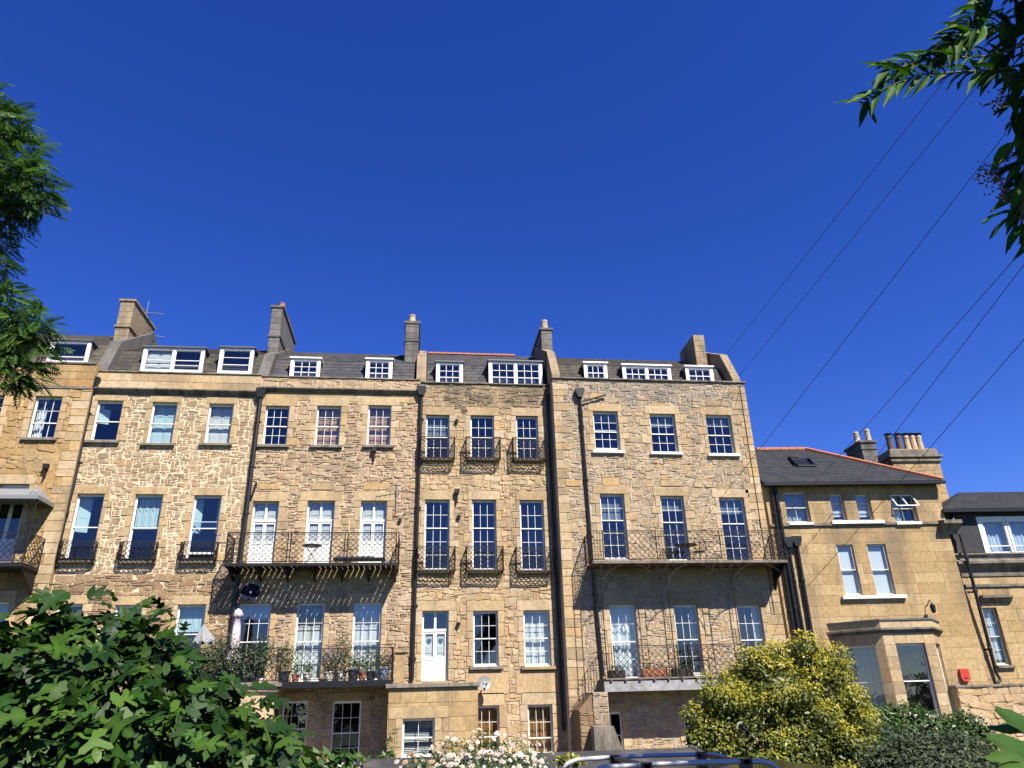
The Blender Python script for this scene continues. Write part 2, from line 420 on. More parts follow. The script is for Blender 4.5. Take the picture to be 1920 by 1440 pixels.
def ashlar(H, parent, u0, u1, z0, z1, rects, mat, bw=.75, bh=.33, joint=.008, seed=1, d=.0, proud=.014, name='ashlar_block'):
    rd = random.Random(seed); nr = max(1, round((z1-z0)/bh)); h = (z1-z0)/nr
    for i in range(nr):
        a = u0; off = True
        first = bw*(.5 if i % 2 else 1.0)*rd.uniform(.8,1.15)
        while a < u1-.02:
            b = a + (first if off else bw*rd.uniform(.75,1.3)); off = False
            if u1-b < bw*.4: b = u1
            ps = [[(a, z0+i*h), (b, z0+i*h), (b, z0+(i+1)*h), (a, z0+(i+1)*h)]]
            for r in rects:
                nx_ = []
                for q in ps: nx_ += minus(q, r)
                ps = nx_
            for q in ps:
                x0, x1, c0, c1 = bbox(q)
                if x1-x0 > .05 and c1-c0 > .05:
                    mb = MB(H); mb.t = rd.random()
                    mb.cbox(x0+joint/2, x1-joint/2, d-.02, d+proud+rd.uniform(0,.004), c0+joint/2, c1-joint/2, .006); mb.build(name, mat, parent)
            a = b
def facade(H, parent, u0, u1, z0, z1, mat, depth=8.0, rev=.30, back=True):
    """mortar-faced wall with its openings cut out, side walls and back"""
    ops = [o for o in H.ops]
    us = sorted({u0, u1} | {x for o in ops for x in (o[0], o[1]) if u0 < x < u1}); zs = sorted({z0, z1} | {x for o in ops for x in (o[2], o[3]) if z0 < x < z1})
    mb = MB(H); idx = {}
    def V(u, z, d=0.0):
        k = (round(u,4), round(z,4), d)
        if k not in idx: idx[k] = mb.P(u, d, z)
        return idx[k]
    for i in range(len(us)-1):
        for j in range(len(zs)-1):
            cu, cz = (us[i]+us[i+1])/2, (zs[j]+zs[j+1])/2
            if any(o[0] < cu < o[1] and o[2] < cz < o[3] for o in ops): continue
            mb.face(V(us[i],zs[j]), V(us[i+1],zs[j]), V(us[i+1],zs[j+1]), V(us[i],zs[j+1]))
    mb2 = MB(H)
    for o in ops:
        a, b, c, d_ = o[:4]; q = [(a,c),(b,c),(b,d_),(a,d_)]
        f = [mb.P(u, 0, z) for u, z in q]; bk = [mb.P(u, -rev, z) for u, z in q]
        for k in range(4): mb.face(f[k], bk[k], bk[(k+1)%4], f[(k+1)%4])
    for u in (u0, u1):
        mb.face(mb.P(u,0,z0), mb.P(u,-depth,z0), mb.P(u,-depth,z1), mb.P(u,0,z1))
    if back: mb.face(mb.P(u0,-depth,z0), mb.P(u1,-depth,z0), mb.P(u1,-depth,z1), mb.P(u0,-depth,z1))
    mb.face(mb.P(u0,0,z1), mb.P(u1,0,z1), mb.P(u1,-depth,z1), mb.P(u0,-depth,z1))
    return mb.build('wall', mat, parent)
def floors(H, parent, u0, u1, zs, depth=8.0):
    for z in zs:
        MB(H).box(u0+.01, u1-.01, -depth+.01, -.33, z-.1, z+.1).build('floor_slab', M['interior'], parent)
        MB(H).box(u0+.012, u1-.012, -4.0, -3.9, z+.1, z+4.6).build('room_wall', M['interior'], parent) if False else None

# ------------------------------------------------------------------ windows
_pm = bpy.data.meshes.new('pane'); _pm.from_pydata([(-.5,0,-.5),(.5,0,-.5),(.5,0,.5),(-.5,0,.5)], [], [(0,1,2,3)]); _pm.materials.append(M['glass'])
def pane(H, parent, a0, a1, c0, c1, d, tilt=0):
    return shared('pane', _pm, parent, H.W((a0+a1)/2, d, (c0+c1)/2), (random.uniform(-.004,.004)+tilt, 0, H.a+random.uniform(-.006,.006)), (a1-a0+.004, 1, c1-c0+.004))
def dress(H, parent, u0, u1, z0, z1, mat, lh=.34, lo=.22, jn=.17, jl=.36, sill='stone', seed=0, jambs=True, lintel=True, so=.14, smat=None):
    rd = random.Random(seed*91+int(u0*100)); g_ = .006
    if lintel:
        mb = MB(H); mb.t = rd.uniform(.2,.9); mb.cbox(u0-lo, u1+lo, -.02, .03, z1, z1+lh); mb.build('lintel', mat, parent); H.rects.append((u0-lo, u1+lo, z1, z1+lh))
    if jambs:
        for s in (-1, 1):
            z = z0; k = rd.randint(0, 1)
            while z < z1-.01:
                h = rd.uniform(.34,.62) if k % 2 == 0 else rd.uniform(.24,.36)
                if z1-z-h < .2: h = z1-z
                wd = jn*rd.uniform(.85,1.2) if k % 2 == 0 else jl*rd.uniform(.75,1.1)
                a, b = (u0-wd, u0) if s < 0 else (u1, u1+wd)
                mb = MB(H); mb.t = rd.uniform(.1,1); mb.cbox(a, b, -.02, .022+rd.uniform(0,.012), z+g_, z+h-g_); mb.build('jamb_stone', mat, parent)
                H.rects.append((a, b, z, z+h)); z += h; k += 1
    if sill:
        sm = M['white'] if sill == 'white' else (smat or mat)
        mb = MB(H); mb.t = .15; mb.cbox(u0-so, u1+so, -.05, .13, z0-.115, z0-.002, .015); mb.build('sill', sm, parent); H.rects.append((u0-so, u1+so, z0-.115, z0))
def shutters(H, parent, a0, a1, c0, c1, d, mat, leaves=2, panels=3, hearts=False):
    n = leaves; wd = (a1-a0)/n
    for i in range(n):
        mb = MB(H); x0, x1 = a0+i*wd+.006, a0+(i+1)*wd-.006
        mb.box(x0, x1, d-.03, d, c0, c1); ph = (c1-c0)/panels
        for k in range(panels):
            mb.cbox(x0+.06, x1-.06, d+.001, d+.018, c0+k*ph+.07, c0+(k+1)*ph-.07, .02)
        s = mb.build('shutter', mat, parent)
def curtain(H, parent, a0, a1, c0, c1, d, mat, folds=7, amp=.03, name='curtain'):
    mb = MB(H); n = folds*4; top = []; bot = []; ph = random.random()*6
    for i in range(n+1):
        t = i/n; dd = d + amp*math.sin(t*folds*2*math.pi+ph)+amp*.5*math.sin(t*folds*3.1+ph)
        top.append(mb.P(a0+(a1-a0)*t, dd*.98, c1)); bot.append(mb.P(a0+(a1-a0)*t, dd, c0))
    for i in range(n): mb.face(bot[i], bot[i+1], top[i+1], top[i])
    return mb.build(name, mat, parent, smooth=True)
def window(H, root, px, n=(3,2,2), back=(), sill='stone', open_low=0.0, mat=None, dr=None, split=None, smat=None, bar=.0145, rect=None, fr=.036, name='window', wmat=None, setback=.10):
    if rect: u0, u1, z0, z1 = rect
    else:
        u0, z1 = H.uz(px[0], px[1]); u1, z0 = H.uz(px[2], px[3])
    H.ops.append((u0, u1, z0, z1)); wm = wmat or M['white']
    if dr is not None: dress(H, root, u0, u1, z0, z1, mat, sill=sill, smat=smat, **dr)
    f0, f1 = -setback-.12, -setback
    mb = MB(H)                                          # box frame
    mb.box(u0-.02, u0+fr, f0, f1, z0-.02, z1+.02); mb.box(u1-fr, u1+.02, f0, f1, z0-.02, z1+.02)
    mb.box(u0+fr, u1-fr, f0, f1-.002, z1-fr*.8, z1+.02); mb.box(u0+fr, u1-fr, f0, f1+.03, z0-.02, z0+fr*.9)
    win = mb.build(name, wm, root)
    a0, a1, c0, c1 = u0+fr, u1-fr, z0+fr*.9, z1-fr*.8
    nc, nt_, nb = n; sp = split if split is not None else nt_/(nt_+nb)
    zm = c1 - (c1-c0)*sp; st = .023
    def sash(x0, x1, y0, y1, d, rows, cols, rail_b, rail_t):
        s = MB(H); s.box(x0, x0+st, d-.02, d+.02, y0, y1); s.box(x1-st, x1, d-.02, d+.02, y0, y1)
        s.box(x0+st, x1-st, d-.019, d+.019, y0, y0+rail_b); s.box(x0+st, x1-st, d-.019, d+.019, y1-rail_t, y1)
        X0, X1, Y0, Y1 = x0+st, x1-st, y0+rail_b, y1-rail_t; cw = (X1-X0)/cols; rh = (Y1-Y0)/rows
        for k in range(1, cols): s.box(X0+k*cw-bar/2, X0+k*cw+bar/2, d-.014, d+.014, Y0, Y1)
        for k in range(1, rows): s.box(X0, X1, d-.0135, d+.0135, Y0+k*rh-bar/2, Y0+k*rh+bar/2)
        s.build('sash', wm, win)
        for i in range(cols):
            for k in range(rows): pane(H, win, X0+i*cw, X0+(i+1)*cw, Y0+k*rh, Y0+(k+1)*rh, d-.004)
    sash(a0, a1, zm-.02, c1, f1-.035, nt_, nc, .035, .045)
    sash(a0, a1, c0+open_low, zm+.02+open_low, f1-.082, nb, nc, .065, .035)
    for b in back:
        k = b[0]; d = f0-.10
        if k == 'shut': shutters(H, win, u0+.02, u1-.02, z0, z1-.02 if len(b) < 4 else z0+(z1-z0)*b[3], d, M[b[1]], *(b[2],) if len(b) > 2 else ())
        elif k == 'top': shutters(H, win, u0+.02, u1-.02, z0+(z1-z0)*b[2], z1-.02, d, M[b[1]], 4, 2)
        elif k == 'left' or k == 'right':
            s = MB(H); w_ = (u1-u0)*b[2]; lo = z0+(z1-z0)*(b[3] if len(b) > 3 else 0)
            x0, x1 = (u0+.02, u0+w_) if k == 'left' else (u1-w_, u1-.02)
            dA, dB = (d+.04, d-.12) if k == 'left' else (d-.12, d+.04)
            i = [s.P(x0, dA, lo), s.P(x1, dB, lo), s.P(x1, dB, z1), s.P(x0, dA, z1), s.P(x0, dA-.03, lo), s.P(x1, dB-.03, lo), s.P(x1, dB-.03, z1), s.P(x0, dA-.03, z1)]
            for q in ((0,1,2,3),(5,4,7,6),(1,5,6,2),(4,0,3,7),(3,2,6,7),(4,5,1,0)): s.face(*(i[t] for t in q))
            hh = (z1-lo)/3; xx = lambda t: x0+(x1-x0)*t; dd = lambda t: dA+(dB-dA)*t+.008
            for r in range(3):
                j = [s.P(xx(t), dd(t), lo+hh*(r+v)) for t, v in ((.2,.15),(.8,.15),(.8,.85),(.2,.85))]; s.face(*j)
                for e in range(4):
                    pass
            s.build('shutter', M[b[1]], win)
        elif k == 'curt': curtain(H, win, u0, u1, z0+.02, z1, d-.04, M[b[1]], 6)
        elif k == 'curtl': curtain(H, win, u0, u0+(u1-u0)*b[2], z0+.02, z1, d-.04, M[b[1]], 3)
        elif k == 'curtr': curtain(H, win, u1-(u1-u0)*b[2], u1, z0+.02, z1, d-.04, M[b[1]], 3)
        elif k == 'blind': MB(H).box(u0+.03, u1-.03, f0-.03, f0-.02, z1-(z1-z0)*b[2], z1).build('blind', M[b[1]], win)
        elif k == 'slats':
            s = MB(H); zz = z0+.05
            while zz < z1-.02:
                q = [s.P(u0+.03, d+.02, zz), s.P(u1-.03, d+.02, zz), s.P(u1-.03, d-.02, zz+.035), s.P(u0+.03, d-.02, zz+.035)]; s.face(*q); zz += .05
            s.build('venetian_blind', M[b[1]], win)
    return win, (u0, u1, z0, z1)
def french_door(H, root, px, mat, dr, back=('shutter',), top=.3, solid=.34, rect=None, hearts=False, smat=None):
    if rect: u0, u1, z0, z1 = rect
    else:
        u0, z1 = H.uz(px[0], px[1]); u1, z0 = H.uz(px[2], px[3])
    H.ops.append((u0, u1, z0, z1))
    if dr is not None: dress(H, root, u0, u1, z0, z1, mat, sill=None, **dr)
    d = -.14; uc = (u0+u1)/2; zt = z1-(z1-z0)*top; zs = z0+(z1-z0)*solid; fr = .06
    mb = MB(H)
    mb.box(u0-.02, u0+fr, d-.08, d, z0, z1+.02); mb.box(u1-fr, u1+.02, d-.08, d, z0, z1+.02)
    mb.box(u0+fr, u1-fr, d-.08, d-.002, z1-.05, z1+.02); mb.box(u0+fr, u1-fr, d-.08, d+.01, zt-.06, zt+.03)
    mb.box(uc-.04, uc+.04, d-.08, d-.004, zt+.03, z1-.05)
    door = mb.build('french_door', M['white'], root)
    for s in (0, 1):
        x0, x1 = (u0+fr, uc-.003) if s == 0 else (uc+.003, u1-fr)
        L = MB(H); L.box(x0, x0+.06, d-.06, d-.015, z0, zt-.06); L.box(x1-.06, x1, d-.06, d-.015, z0, zt-.06)
        L.box(x0+.06, x1-.06, d-.06, d-.016, z0, z0+.12); L.box(x0+.06, x1-.06, d-.06, d-.016, zs-.05, zs+.05); L.box(x0+.06, x1-.06, d-.06, d-.016, zt-.14, zt-.06)
        L.box(x0+.06, x1-.06, d-.05, d-.035, z0+.12, zs-.05); L.cbox(x0+.1, x1-.1, d-.05, d-.022, z0+.17, zs-.1, .02)
        L.build('door_leaf', M['white'], door)
        pane(H, door, x0+.06, x1-.06, zs+.05, zt-.14, d-.04); pane(H, door, x0-.01 if s == 0 else uc+.04, uc-.04 if s == 0 else x1+.01, zt+.03, z1-.05, d-.05)
        if back:
            if back[0] == 'clear': continue
            shutters(H, door, x0+.01, x1-.01, z0+.02, z1-.02 if not hearts else zt-.06, d-.10, M[back[0]], 1, 4)
        if hearts:                                       # pale heart hung inside each leaf
            xm = (x0+x1)/2; zc = zs+(zt-zs)*.62; ring = []
            for k in range(20):
                t = 2*math.pi*k/20; hx = 16*math.sin(t)**3/16; hz = (13*math.cos(t)-5*math.cos(2*t)-2*math.cos(3*t)-math.cos(4*t))/16
                ring.append((xm+hx*.085, zc+hz*.11))
            MB(H).extrude(ring, d-.085, d-.07).build('hanging_heart', M['lead'], door)
    return door, (u0, u1, z0, z1)

# ------------------------------------------------------------------ ironwork
def lattice(mb, A, B, z0, z1, cell=.2, r=.0105):
    """diamond lattice between two (u,d) points"""
    L = math.hypot(B[0]-A[0], B[1]-A[1]); n = max(1, round(L/cell)); h = z1-z0; m_ = max(1, round(h/cell)); cw = L/n; ch = h/m_
    P = lambda s, z: (A[0]+(B[0]-A[0])*s/L, A[1]+(B[1]-A[1])*s/L, z)
    for k in range(-m_, n):
        for dr_ in (1, -1):
            s0, t0, s1, t1 = k*cw, 0.0, (k+m_)*cw, h
            if s0 < 0: t0 = -s0/cw*ch; s0 = 0
            if s1 > L: t1 = h-(s1-L)/cw*ch; s1 = L
            if s1-s0 < 1e-4: continue
            if dr_ < 0: s0, s1 = L-s0, L-s1
            mb.rod(P(s0, z0+t0), P(s1, z0+t1), r)
def rail_panel(mb, A, B, z0, z1, cell=.2, r=.0105, rr=.018):
    for z in (z0, z1): mb.rod((*A, z), (*B, z), rr)
    mb.rod((*A, z1-.05), (*B, z1-.05), r)
    for p in (A, B): mb.rod((*p, z0-.03), (*p, z1+.02), rr)
    lattice(mb, A, B, z0, z1-.05, cell, r)
def balconette(H, root, u0, u1, z0, z1, dep=.38, cell=.17, bow=False):
    mb = MB(H)
    if bow:
        pts = [(u0, 0), (u0-.02, dep*.75), (u0+.12, dep), (u1-.12, dep), (u1+.02, dep*.75), (u1, 0)]
    else: pts = [(u0, 0.0), (u0, dep), (u1, dep), (u1, 0.0)]
    for a, b in zip(pts, pts[1:]): rail_panel(mb, a, b, z0, z1, cell)
    for k in range(4): mb.rod((u0+.02, dep*(k+.5)/4, z0), (u1-.02, dep*(k+.5)/4, z0), .012)
    for u in (u0+.05, u1-.05): mb.tube([(u, 0, z0-.3), (u, dep*.4, z0-.22), (u, dep*.85, z0-.02)], .01, 4)
    return mb.build('balconette', M['iron'], root)
def pipe(H, root, pts, r=.055, d=.09, hopper=False, name='downpipe', collars=True):
    P = []
    for q in pts:
        dd = q[2] if len(q) > 2 else d; u, z = H.uz(q[0], q[1], dd); P.append((u, dd, z))
    return pipe_uz(H, root, P, r, hopper, name)
def pipe_uz(H, root, P, r=.055, hopper=False, name='downpipe'):
    mb = MB(H); mb.tube(P, r, 8)
    for a, b in zip(P, P[1:]):
        L = abs(a[2]-b[2]); n = int(L/1.8)
        for k in range(n):
            t = (k+.6)/max(n, 1); c = [a[i]+(b[i]-a[i])*t for i in range(3)]
            mb.lathe((c[0], c[1], c[2]-.06), [(r+.004,0),(r+.018,.01),(r+.018,.10),(r+.004,.12)], 8); mb.box(c[0]-r-.06, c[0]+r+.06, 0, .03, c[2]-.03, c[2]+.03)
    o = mb.build(name, M['pipe'], root, smooth=False)
    if hopper:
        u, d, z = P[0]; hb = MB(H)
        hb.extrude([(u-.09,z-.1),(u+.09,z-.1),(u+.19,z+.16),(u+.19,z+.30),(u-.19,z+.30),(u-.19,z+.16)], .01, .24)
        hb.build('hopper', M['pipe'], o)
    return o

# ------------------------------------------------------------------ roofs
_sm = bpy.data.meshes.new('slate')
def _mk_slate(mat):
    me = bpy.data.meshes.new('slate')
    v = [(-.5,-.5,0),(.5,-.5,0),(.5,.5,0),(-.5,.5,0),(-.5,-.5,1),(.5,-.5,1),(.5,.5,.3),(-.5,.5,.3)]
    me.from_pydata(v, [], [(0,3,2,1),(4,5,6,7),(0,1,5,4),(1,2,6,5),(2,3,7,6),(3,0,4,7)]); me.materials.append(mat); return me
def slates(H, parent, u0, u1, dz0, dz1, cutouts, mat, sw=.30, sh=.22, seed=0, name='slate', stuff=False, lim=None, lim0=None):
    """slates on the slope from (d,z)=dz0 up to dz1, skipping the cutouts (u0,u1,z0,z1)"""
    rd = random.Random(seed); L = math.hypot(dz1[0]-dz0[0], dz1[1]-dz0[1]); n = max(1, round(L/sh)); ang = math.atan2(dz1[1]-dz0[1], -(dz1[0]-dz0[0]))
    vs_ = [_mk_slate(mat) for _ in range(6)]
    for me in vs_:
        t = rd.random(); a = me.attributes.new('tone', 'FLOAT', 'POINT'); a.data.foreach_set('value', [t]*8)
    allmb = MB(H); allmb.t = .49
    rot = Matrix.Rotation(H.a, 3, 'Z') @ Matrix.Rotation(ang, 3, 'X')
    for i in range(n):
        f = (i+.5)/n; d = dz0[0]+(dz1[0]-dz0[0])*f; z = dz0[1]+(dz1[1]-dz0[1])*f; u = u0 + (sw*.5 if i % 2 else 0) - sw*.5
        ue = lim(f) if lim else u1
        while u < ue:
            a, b = max(u, lim0(f) if lim0 else u0), min(u+sw, ue); u += sw
            if b-a < .05: continue
            c = (a+b)/2
            if any(q[0] < c < q[1] and q[2] < z < q[3] for q in cutouts): continue
            w_ = b-a-.008; hh = L/n*1.08
            if stuff:
                allmb.t = rd.random(); k0 = len(allmb.v); C = H.W(c, d, z)
                for x, y, zz in ((-.5,-.5,0),(.5,-.5,0),(.5,.5,0),(-.5,.5,0),(-.5,-.5,1),(.5,-.5,1),(.5,.5,.3),(-.5,.5,.3)):
                    allmb.v.append(tuple(C + rot @ Vector((x*w_, y*hh, zz*.014)))); allmb.tone.append(allmb.t)
                for q in ((4,5,6,7),(0,1,5,4),(1,2,6,5),(3,0,4,7)): allmb.face(*(k0+t for t in q))
            else:
                e = rot.to_euler(); shared(name, rd.choice(vs_), parent, H.W(c, d, z), (e.x+rd.uniform(-.02,.02), e.y, e.z+rd.uniform(-.01,.01)), (w_, hh, .016))
    if stuff: allmb.build('slates', mat, parent, kind='stuff')
def dormer(H, roof, px, d, cols, rows, mat, wins=1, topm=None, back=(), depth=1.2, split=.5):
    u0, z1 = H.uz(px[0], px[1], d); u1, z0 = H.uz(px[2], px[3], d)
    z0 -= .12
    mb = MB(H)                                          # cheeks and flat roof
    mb.box(u0+.03, u0+.08, d-depth, d-.06, z0, z1-.06); mb.box(u1-.08, u1-.03, d-depth, d-.06, z0, z1-.06)
    dm = mb.build('dormer', M['lead'], roof)
    MB(H).box(u0-.05, u1+.05, d-depth-.6, d+.06, z1-.06, z1).build('dormer_roof', topm or M['lead'], dm) if False else None
    top = MB(H); top.box(u0-.05, u1+.05, d-depth-.8, d+.07, z1-.07, z1-.01); top.build('dormer_roof', topm or M['lead'], dm)
    fb = MB(H); fw = .13
    fb.box(u0, u0+fw, d-.06, d, z0, z1-.075); fb.box(u1-fw, u1, d-.06, d, z0, z1-.075); fb.box(u0+fw, u1-fw, d-.06, d-.002, z1-.17, z1-.075); fb.box(u0+fw, u1-fw, d-.06, d+.02, z0, z0+.1)
    ww = (u1-u0-2*fw)/wins
    for k in range(1, wins): fb.box(u0+fw+ww*k-.05, u0+fw+ww*k+.05, d-.06, d-.001, z0+.1, z1-.17)
    fb.build('dormer_frame', M['white'], dm)
    for k in range(wins):
        a0 = u0+fw+ww*k+(.05 if k else 0); a1 = u0+fw+ww*(k+1)-(.05 if k < wins-1 else 0); c0, c1 = z0+.1, z1-.17
        s = MB(H); st = .03; zm = c1-(c1-c0)*split
        for x in (a0, a1-st): s.box(x, x+st, d-.07, d-.03, c0, c1)
        for z in (c0, zm-.015, c1-st): s.box(a0+st, a1-st, d-.07, d-.031, z, z+st)
        cw = (a1-a0-2*st)/cols
        for i in range(1, cols): s.box(a0+st+i*cw-.011, a0+st+i*cw+.011, d-.062, d-.034, c0, c1)
        for y0, y1, rr in ((zm, c1, rows[0]), (c0, zm, rows[1])):
            for j in range(1, rr): s.box(a0+st, a1-st, d-.061, d-.035, y0+(y1-y0)*j/rr-.011, y0+(y1-y0)*j/rr+.011)
            for i in range(cols):
                for j in range(rr): pane(H, dm, a0+st+i*cw, a0+st+(i+1)*cw, y0+(y1-y0)*j/rr, y0+(y1-y0)*(j+1)/rr, d-.05)
        s.build('dormer_sash', M['white'], dm)
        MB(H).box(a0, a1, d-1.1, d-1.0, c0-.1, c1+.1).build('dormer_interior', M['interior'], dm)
        for b in back:
            if b[0] == 'shut' and b[2] == k: shutters(H, dm, a0+.02, a1-.02, c0, c1-.02, d-.14, M[b[1]], 2, 2)
    return (u0-.02, u1+.02, z0-.3, z1-.02)
def chimney(H, root, u0, u1, d0, d1, z0, z1, mat, pots=(), capm=None, bands=((1.0,.07,.16),(.62,.05,.10)), potm='buff', pot_h=.75, name='chimney', pot_r=.15, taper=0.0):
    """stack from depth d0 (front) back to d1, with projecting bands at fractions of the height"""
    mb = MB(H); mb.t = .5
    mb.box(u0, u1, d1, d0, z0, z1)
    c = mb.build(name, mat, root)
    ashlar(H, c, u0, u1, z0+.4, z1-.002, [], mat, .42, .30, .008, int(abs(u0)*10), d=d0, proud=.008, name='chimney_stone')
    for f, o, h in bands:
        z = z0+(z1-z0)*f; b = MB(H); b.box(u0-o, u1+o, d1-o, d0+o, z-h, z); b.build('chimney_band', capm or mat, c)
    for k, q in enumerate(pots):
        uu, dd, hh, pm = q; r = pot_r
        p = MB(H); p.lathe((uu, dd, z1), [(r*1.25,0),(r*1.2,.06),(r,.1),(r*.85,hh*.8),(r*.95,hh*.84),(r*.95,hh*.94),(r*.8,hh),(r*.62,hh),(r*.6,hh-.15)], 12); p.build('chimney_pot', M[pm], c, smooth=False)
    return c
# ------------------------------------------------------------------ the setting
D = 28.0
def sheet(name, mat, x0, x1, y0, y1, z, kind='structure'):
    o = MB().build  # noqa
    b = MB(); i = [b.P(x0,y0,z), b.P(x1,y0,z), b.P(x1,y1,z), b.P(x0,y1,z)]; b.face(*i)
    o = b.build(name, mat); o['kind'] = kind; return o
M['grass'] = plain('rough_grass', (.05,.075,.025), .95, .4, 3, .5, 30)
M['asphalt'] = plain('asphalt', (.05,.05,.052), .9, .25, 8, .5, 60)
M['kerb'] = plain('kerb_stone', (.30,.28,.25), .9, .2, 5, .3)
sheet('ground', M['grass'], -1500, 1500, -300, 2500, 0.0)
sheet('road', M['asphalt'], -60, 60, 2.5, 10.0, .004)
k = MB().box(-60, 60, 10.0, 10.15, 0, .12).build('kerb', M['kerb']); k['kind'] = 'structure'
sheet('garden_path', plain('paving_gravel', (.25,.22,.17), .95, .3, 6, .5, 50), -20, 24, 24.0, 28.3, .006)

# ------------------------------------------------------------------ stone of each house
S = {}
S['one'] = stone_mat('golden_weathered_stone', [(.33,.205,.08),(.42,.275,.115),(.48,.34,.16),(.40,.225,.08)], (.10,.08,.055), .55)
S['two'] = stone_mat('tawny_rubble_stone', [(.31,.215,.12),(.40,.285,.16),(.48,.36,.21),(.39,.235,.12)], (.12,.09,.06), .5)
S['two_old'] = stone_mat('dark_tawny_rubble_stone', [(.22,.14,.075),(.33,.22,.115),(.42,.30,.165),(.28,.17,.085)], (.09,.07,.05), .6)
S['three'] = stone_mat('cream_rubble_stone', [(.36,.25,.145),(.47,.345,.21),(.53,.42,.285),(.43,.27,.13),(.30,.22,.14)], (.13,.10,.07), .4)
S['four'] = stone_mat('honey_rubble_stone', [(.40,.285,.15),(.50,.37,.205),(.57,.45,.285),(.47,.30,.14),(.52,.36,.20)], (.12,.10,.075), .4, band=(12.95,13.5,(.15,.125,.09),.95))
S['five'] = stone_mat('grey_buff_rubble_stone', [(.32,.235,.14),(.42,.315,.185),(.49,.38,.24),(.42,.31,.18),(.50,.32,.12)], (.11,.10,.09), .5, band=(11.9,13.6,(.20,.175,.15),.85))
S['dress'] = stone_mat('dressed_bath_stone', [(.29,.215,.125),(.41,.29,.145),(.50,.37,.20),(.56,.44,.27),(.50,.31,.12)], (.13,.10,.07), .4, .9, .25)
S['ashlar'] = stone_mat('ochre_ashlar_stone', [(.34,.225,.095),(.43,.295,.135),(.50,.36,.18)], (.14,.11,.08), .65, .7, .2, lo=.47)
S['sill'] = stone_mat('sooty_sill_stone', [(.20,.17,.13),(.28,.24,.18)], (.05,.045,.04), .7, 2, .3)
S['chim'] = stone_mat('rendered_chimney_stone', [(.27,.20,.12),(.34,.26,.155),(.38,.30,.18)], (.07,.06,.05), .6, 1.2, .3)
S['chim_grey'] = stone_mat('sooty_chimney_render', [(.13,.12,.105),(.17,.155,.13),(.21,.19,.155)], (.05,.05,.045), .7, 1.2, .35)
S['coping'] = stone_mat('weathered_coping', [(.20,.175,.13),(.27,.23,.17)], (.05,.045,.035), .8, 1.6, .3)
S['mortar_cream'] = plain('cream_lime_mortar', (.66,.55,.37), .95, .2, 7, .4, 30)
S['mortar_tan'] = plain('tan_lime_mortar', (.36,.245,.12), .95, .25, 7, .4, 30)
S['mortar_pink'] = plain('pale_pink_mortar', (.53,.405,.25), .95, .2, 7, .4, 30)
S['mortar_grey'] = plain('grey_mortar', (.44,.37,.29), .95, .2, 7, .4, 30)
S['ashmortar'] = plain('ashlar_joint_mortar', (.34,.24,.125), .95, .25, 4, .3, 30)

def house(name, label, Y, a=0.0, O=None):
    H = Frame(O or (0, Y, 0), a); H.ops = []; H.rects = []
    return H, thing(name, label, 'house', H.W(0, 0, 0) if O is None else Vector(O))
def back_d(H, u, z, x):                                 # how far back a stack reaches for its far edge to stand at column x
    best = min((abs(proj(H.W(u, -d/20, z))[0]-x), -d/20) for d in range(20, 240)); return best[1]
def mansard(H, root, u0, u1, zlow, brk, rdg, dorms, mat, sw=.30, sh=.22, seed=1, dlow=-.42, topmat=None, upper=True):
    """brk, rdg = (px x, px y, d)"""
    zb = H.uz(*brk)[1]; zr = H.uz(*rdg)[1]; db, dr = brk[2], rdg[2]
    mb = MB(H); mb.side([(dlow, zlow), (db, zb), (dr, zr), (-8, zb), (-8, zlow-.01)], u0, u1)
    roof = mb.build('roof', mat, root)
    slates(H, roof, u0+.02, u1-.02, (dlow+.005, zlow), (db+.012, zb), dorms(roof) if dorms else [], mat, sw, sh, seed)
    if upper: slates(H, roof, u0+.02, u1-.02, (db+.02, zb+.004), (dr, zr+.006), [], topmat or mat, sw, sh, seed+5, stuff=True)
    return roof, zb, zr
def party_wall(H, root, u, wd, zlow, brk, rdg, mat, up=.28):
    zb = H.uz(*brk)[1]; zr = H.uz(*rdg)[1]; db, dr = brk[2], rdg[2]
    mb = MB(H); mb.side([(-.05, zlow), (-.10, zlow+.32), (db+.22, zb+up), (dr, zr+up), (-8, zb+up), (-8, zlow)], u, u+wd); return mb.build('party_wall', mat, root)
def coping(H, root, u0, u1, z, mat, h=.09, o=.06, dep=.42, name='coping'):
    n = max(1, round((u1-u0)/1.1)); wd = (u1-u0)/n
    for k in range(n):
        mb = MB(H); mb.t = random.random(); mb.cbox(u0+k*wd+.003, u0+(k+1)*wd-.003, -dep, o, z-h, z+random.uniform(-.006,.006), .015); mb.build(name, mat, root)
    H.rects.append((u0, u1, z-h, z+1))

Z0 = 0.0
# u boundaries
H1, house1 = house('terrace_house', 'golden stone terrace house at the left edge with a canopied iron balcony', D-.25)
H2, house2 = house('terrace_house', 'tawny rubble terrace house with cream mortar and three bowed iron balconettes', D)
H3, house3 = house('terrace_house', 'cream rubble terrace house with a slatted balcony across white french doors', D)
H4, house4 = house('terrace_house', 'honey stone terrace house with six square lattice balconettes and satellite dish', D+.05)
H5, house5 = house('terrace_house', 'grey buff stone house standing forward, with arched iron balcony on slender posts', D-.6)
U12 = H1.uz(179, 700)[0]; U23 = H2.uz(490, 720)[0]; U34 = H3.uz(788, 722)[0]; U5L = H5.uz(1035.5, 720)[0]; U5R = H5.uz(1394, 718)[0]
U0 = U12-7.2

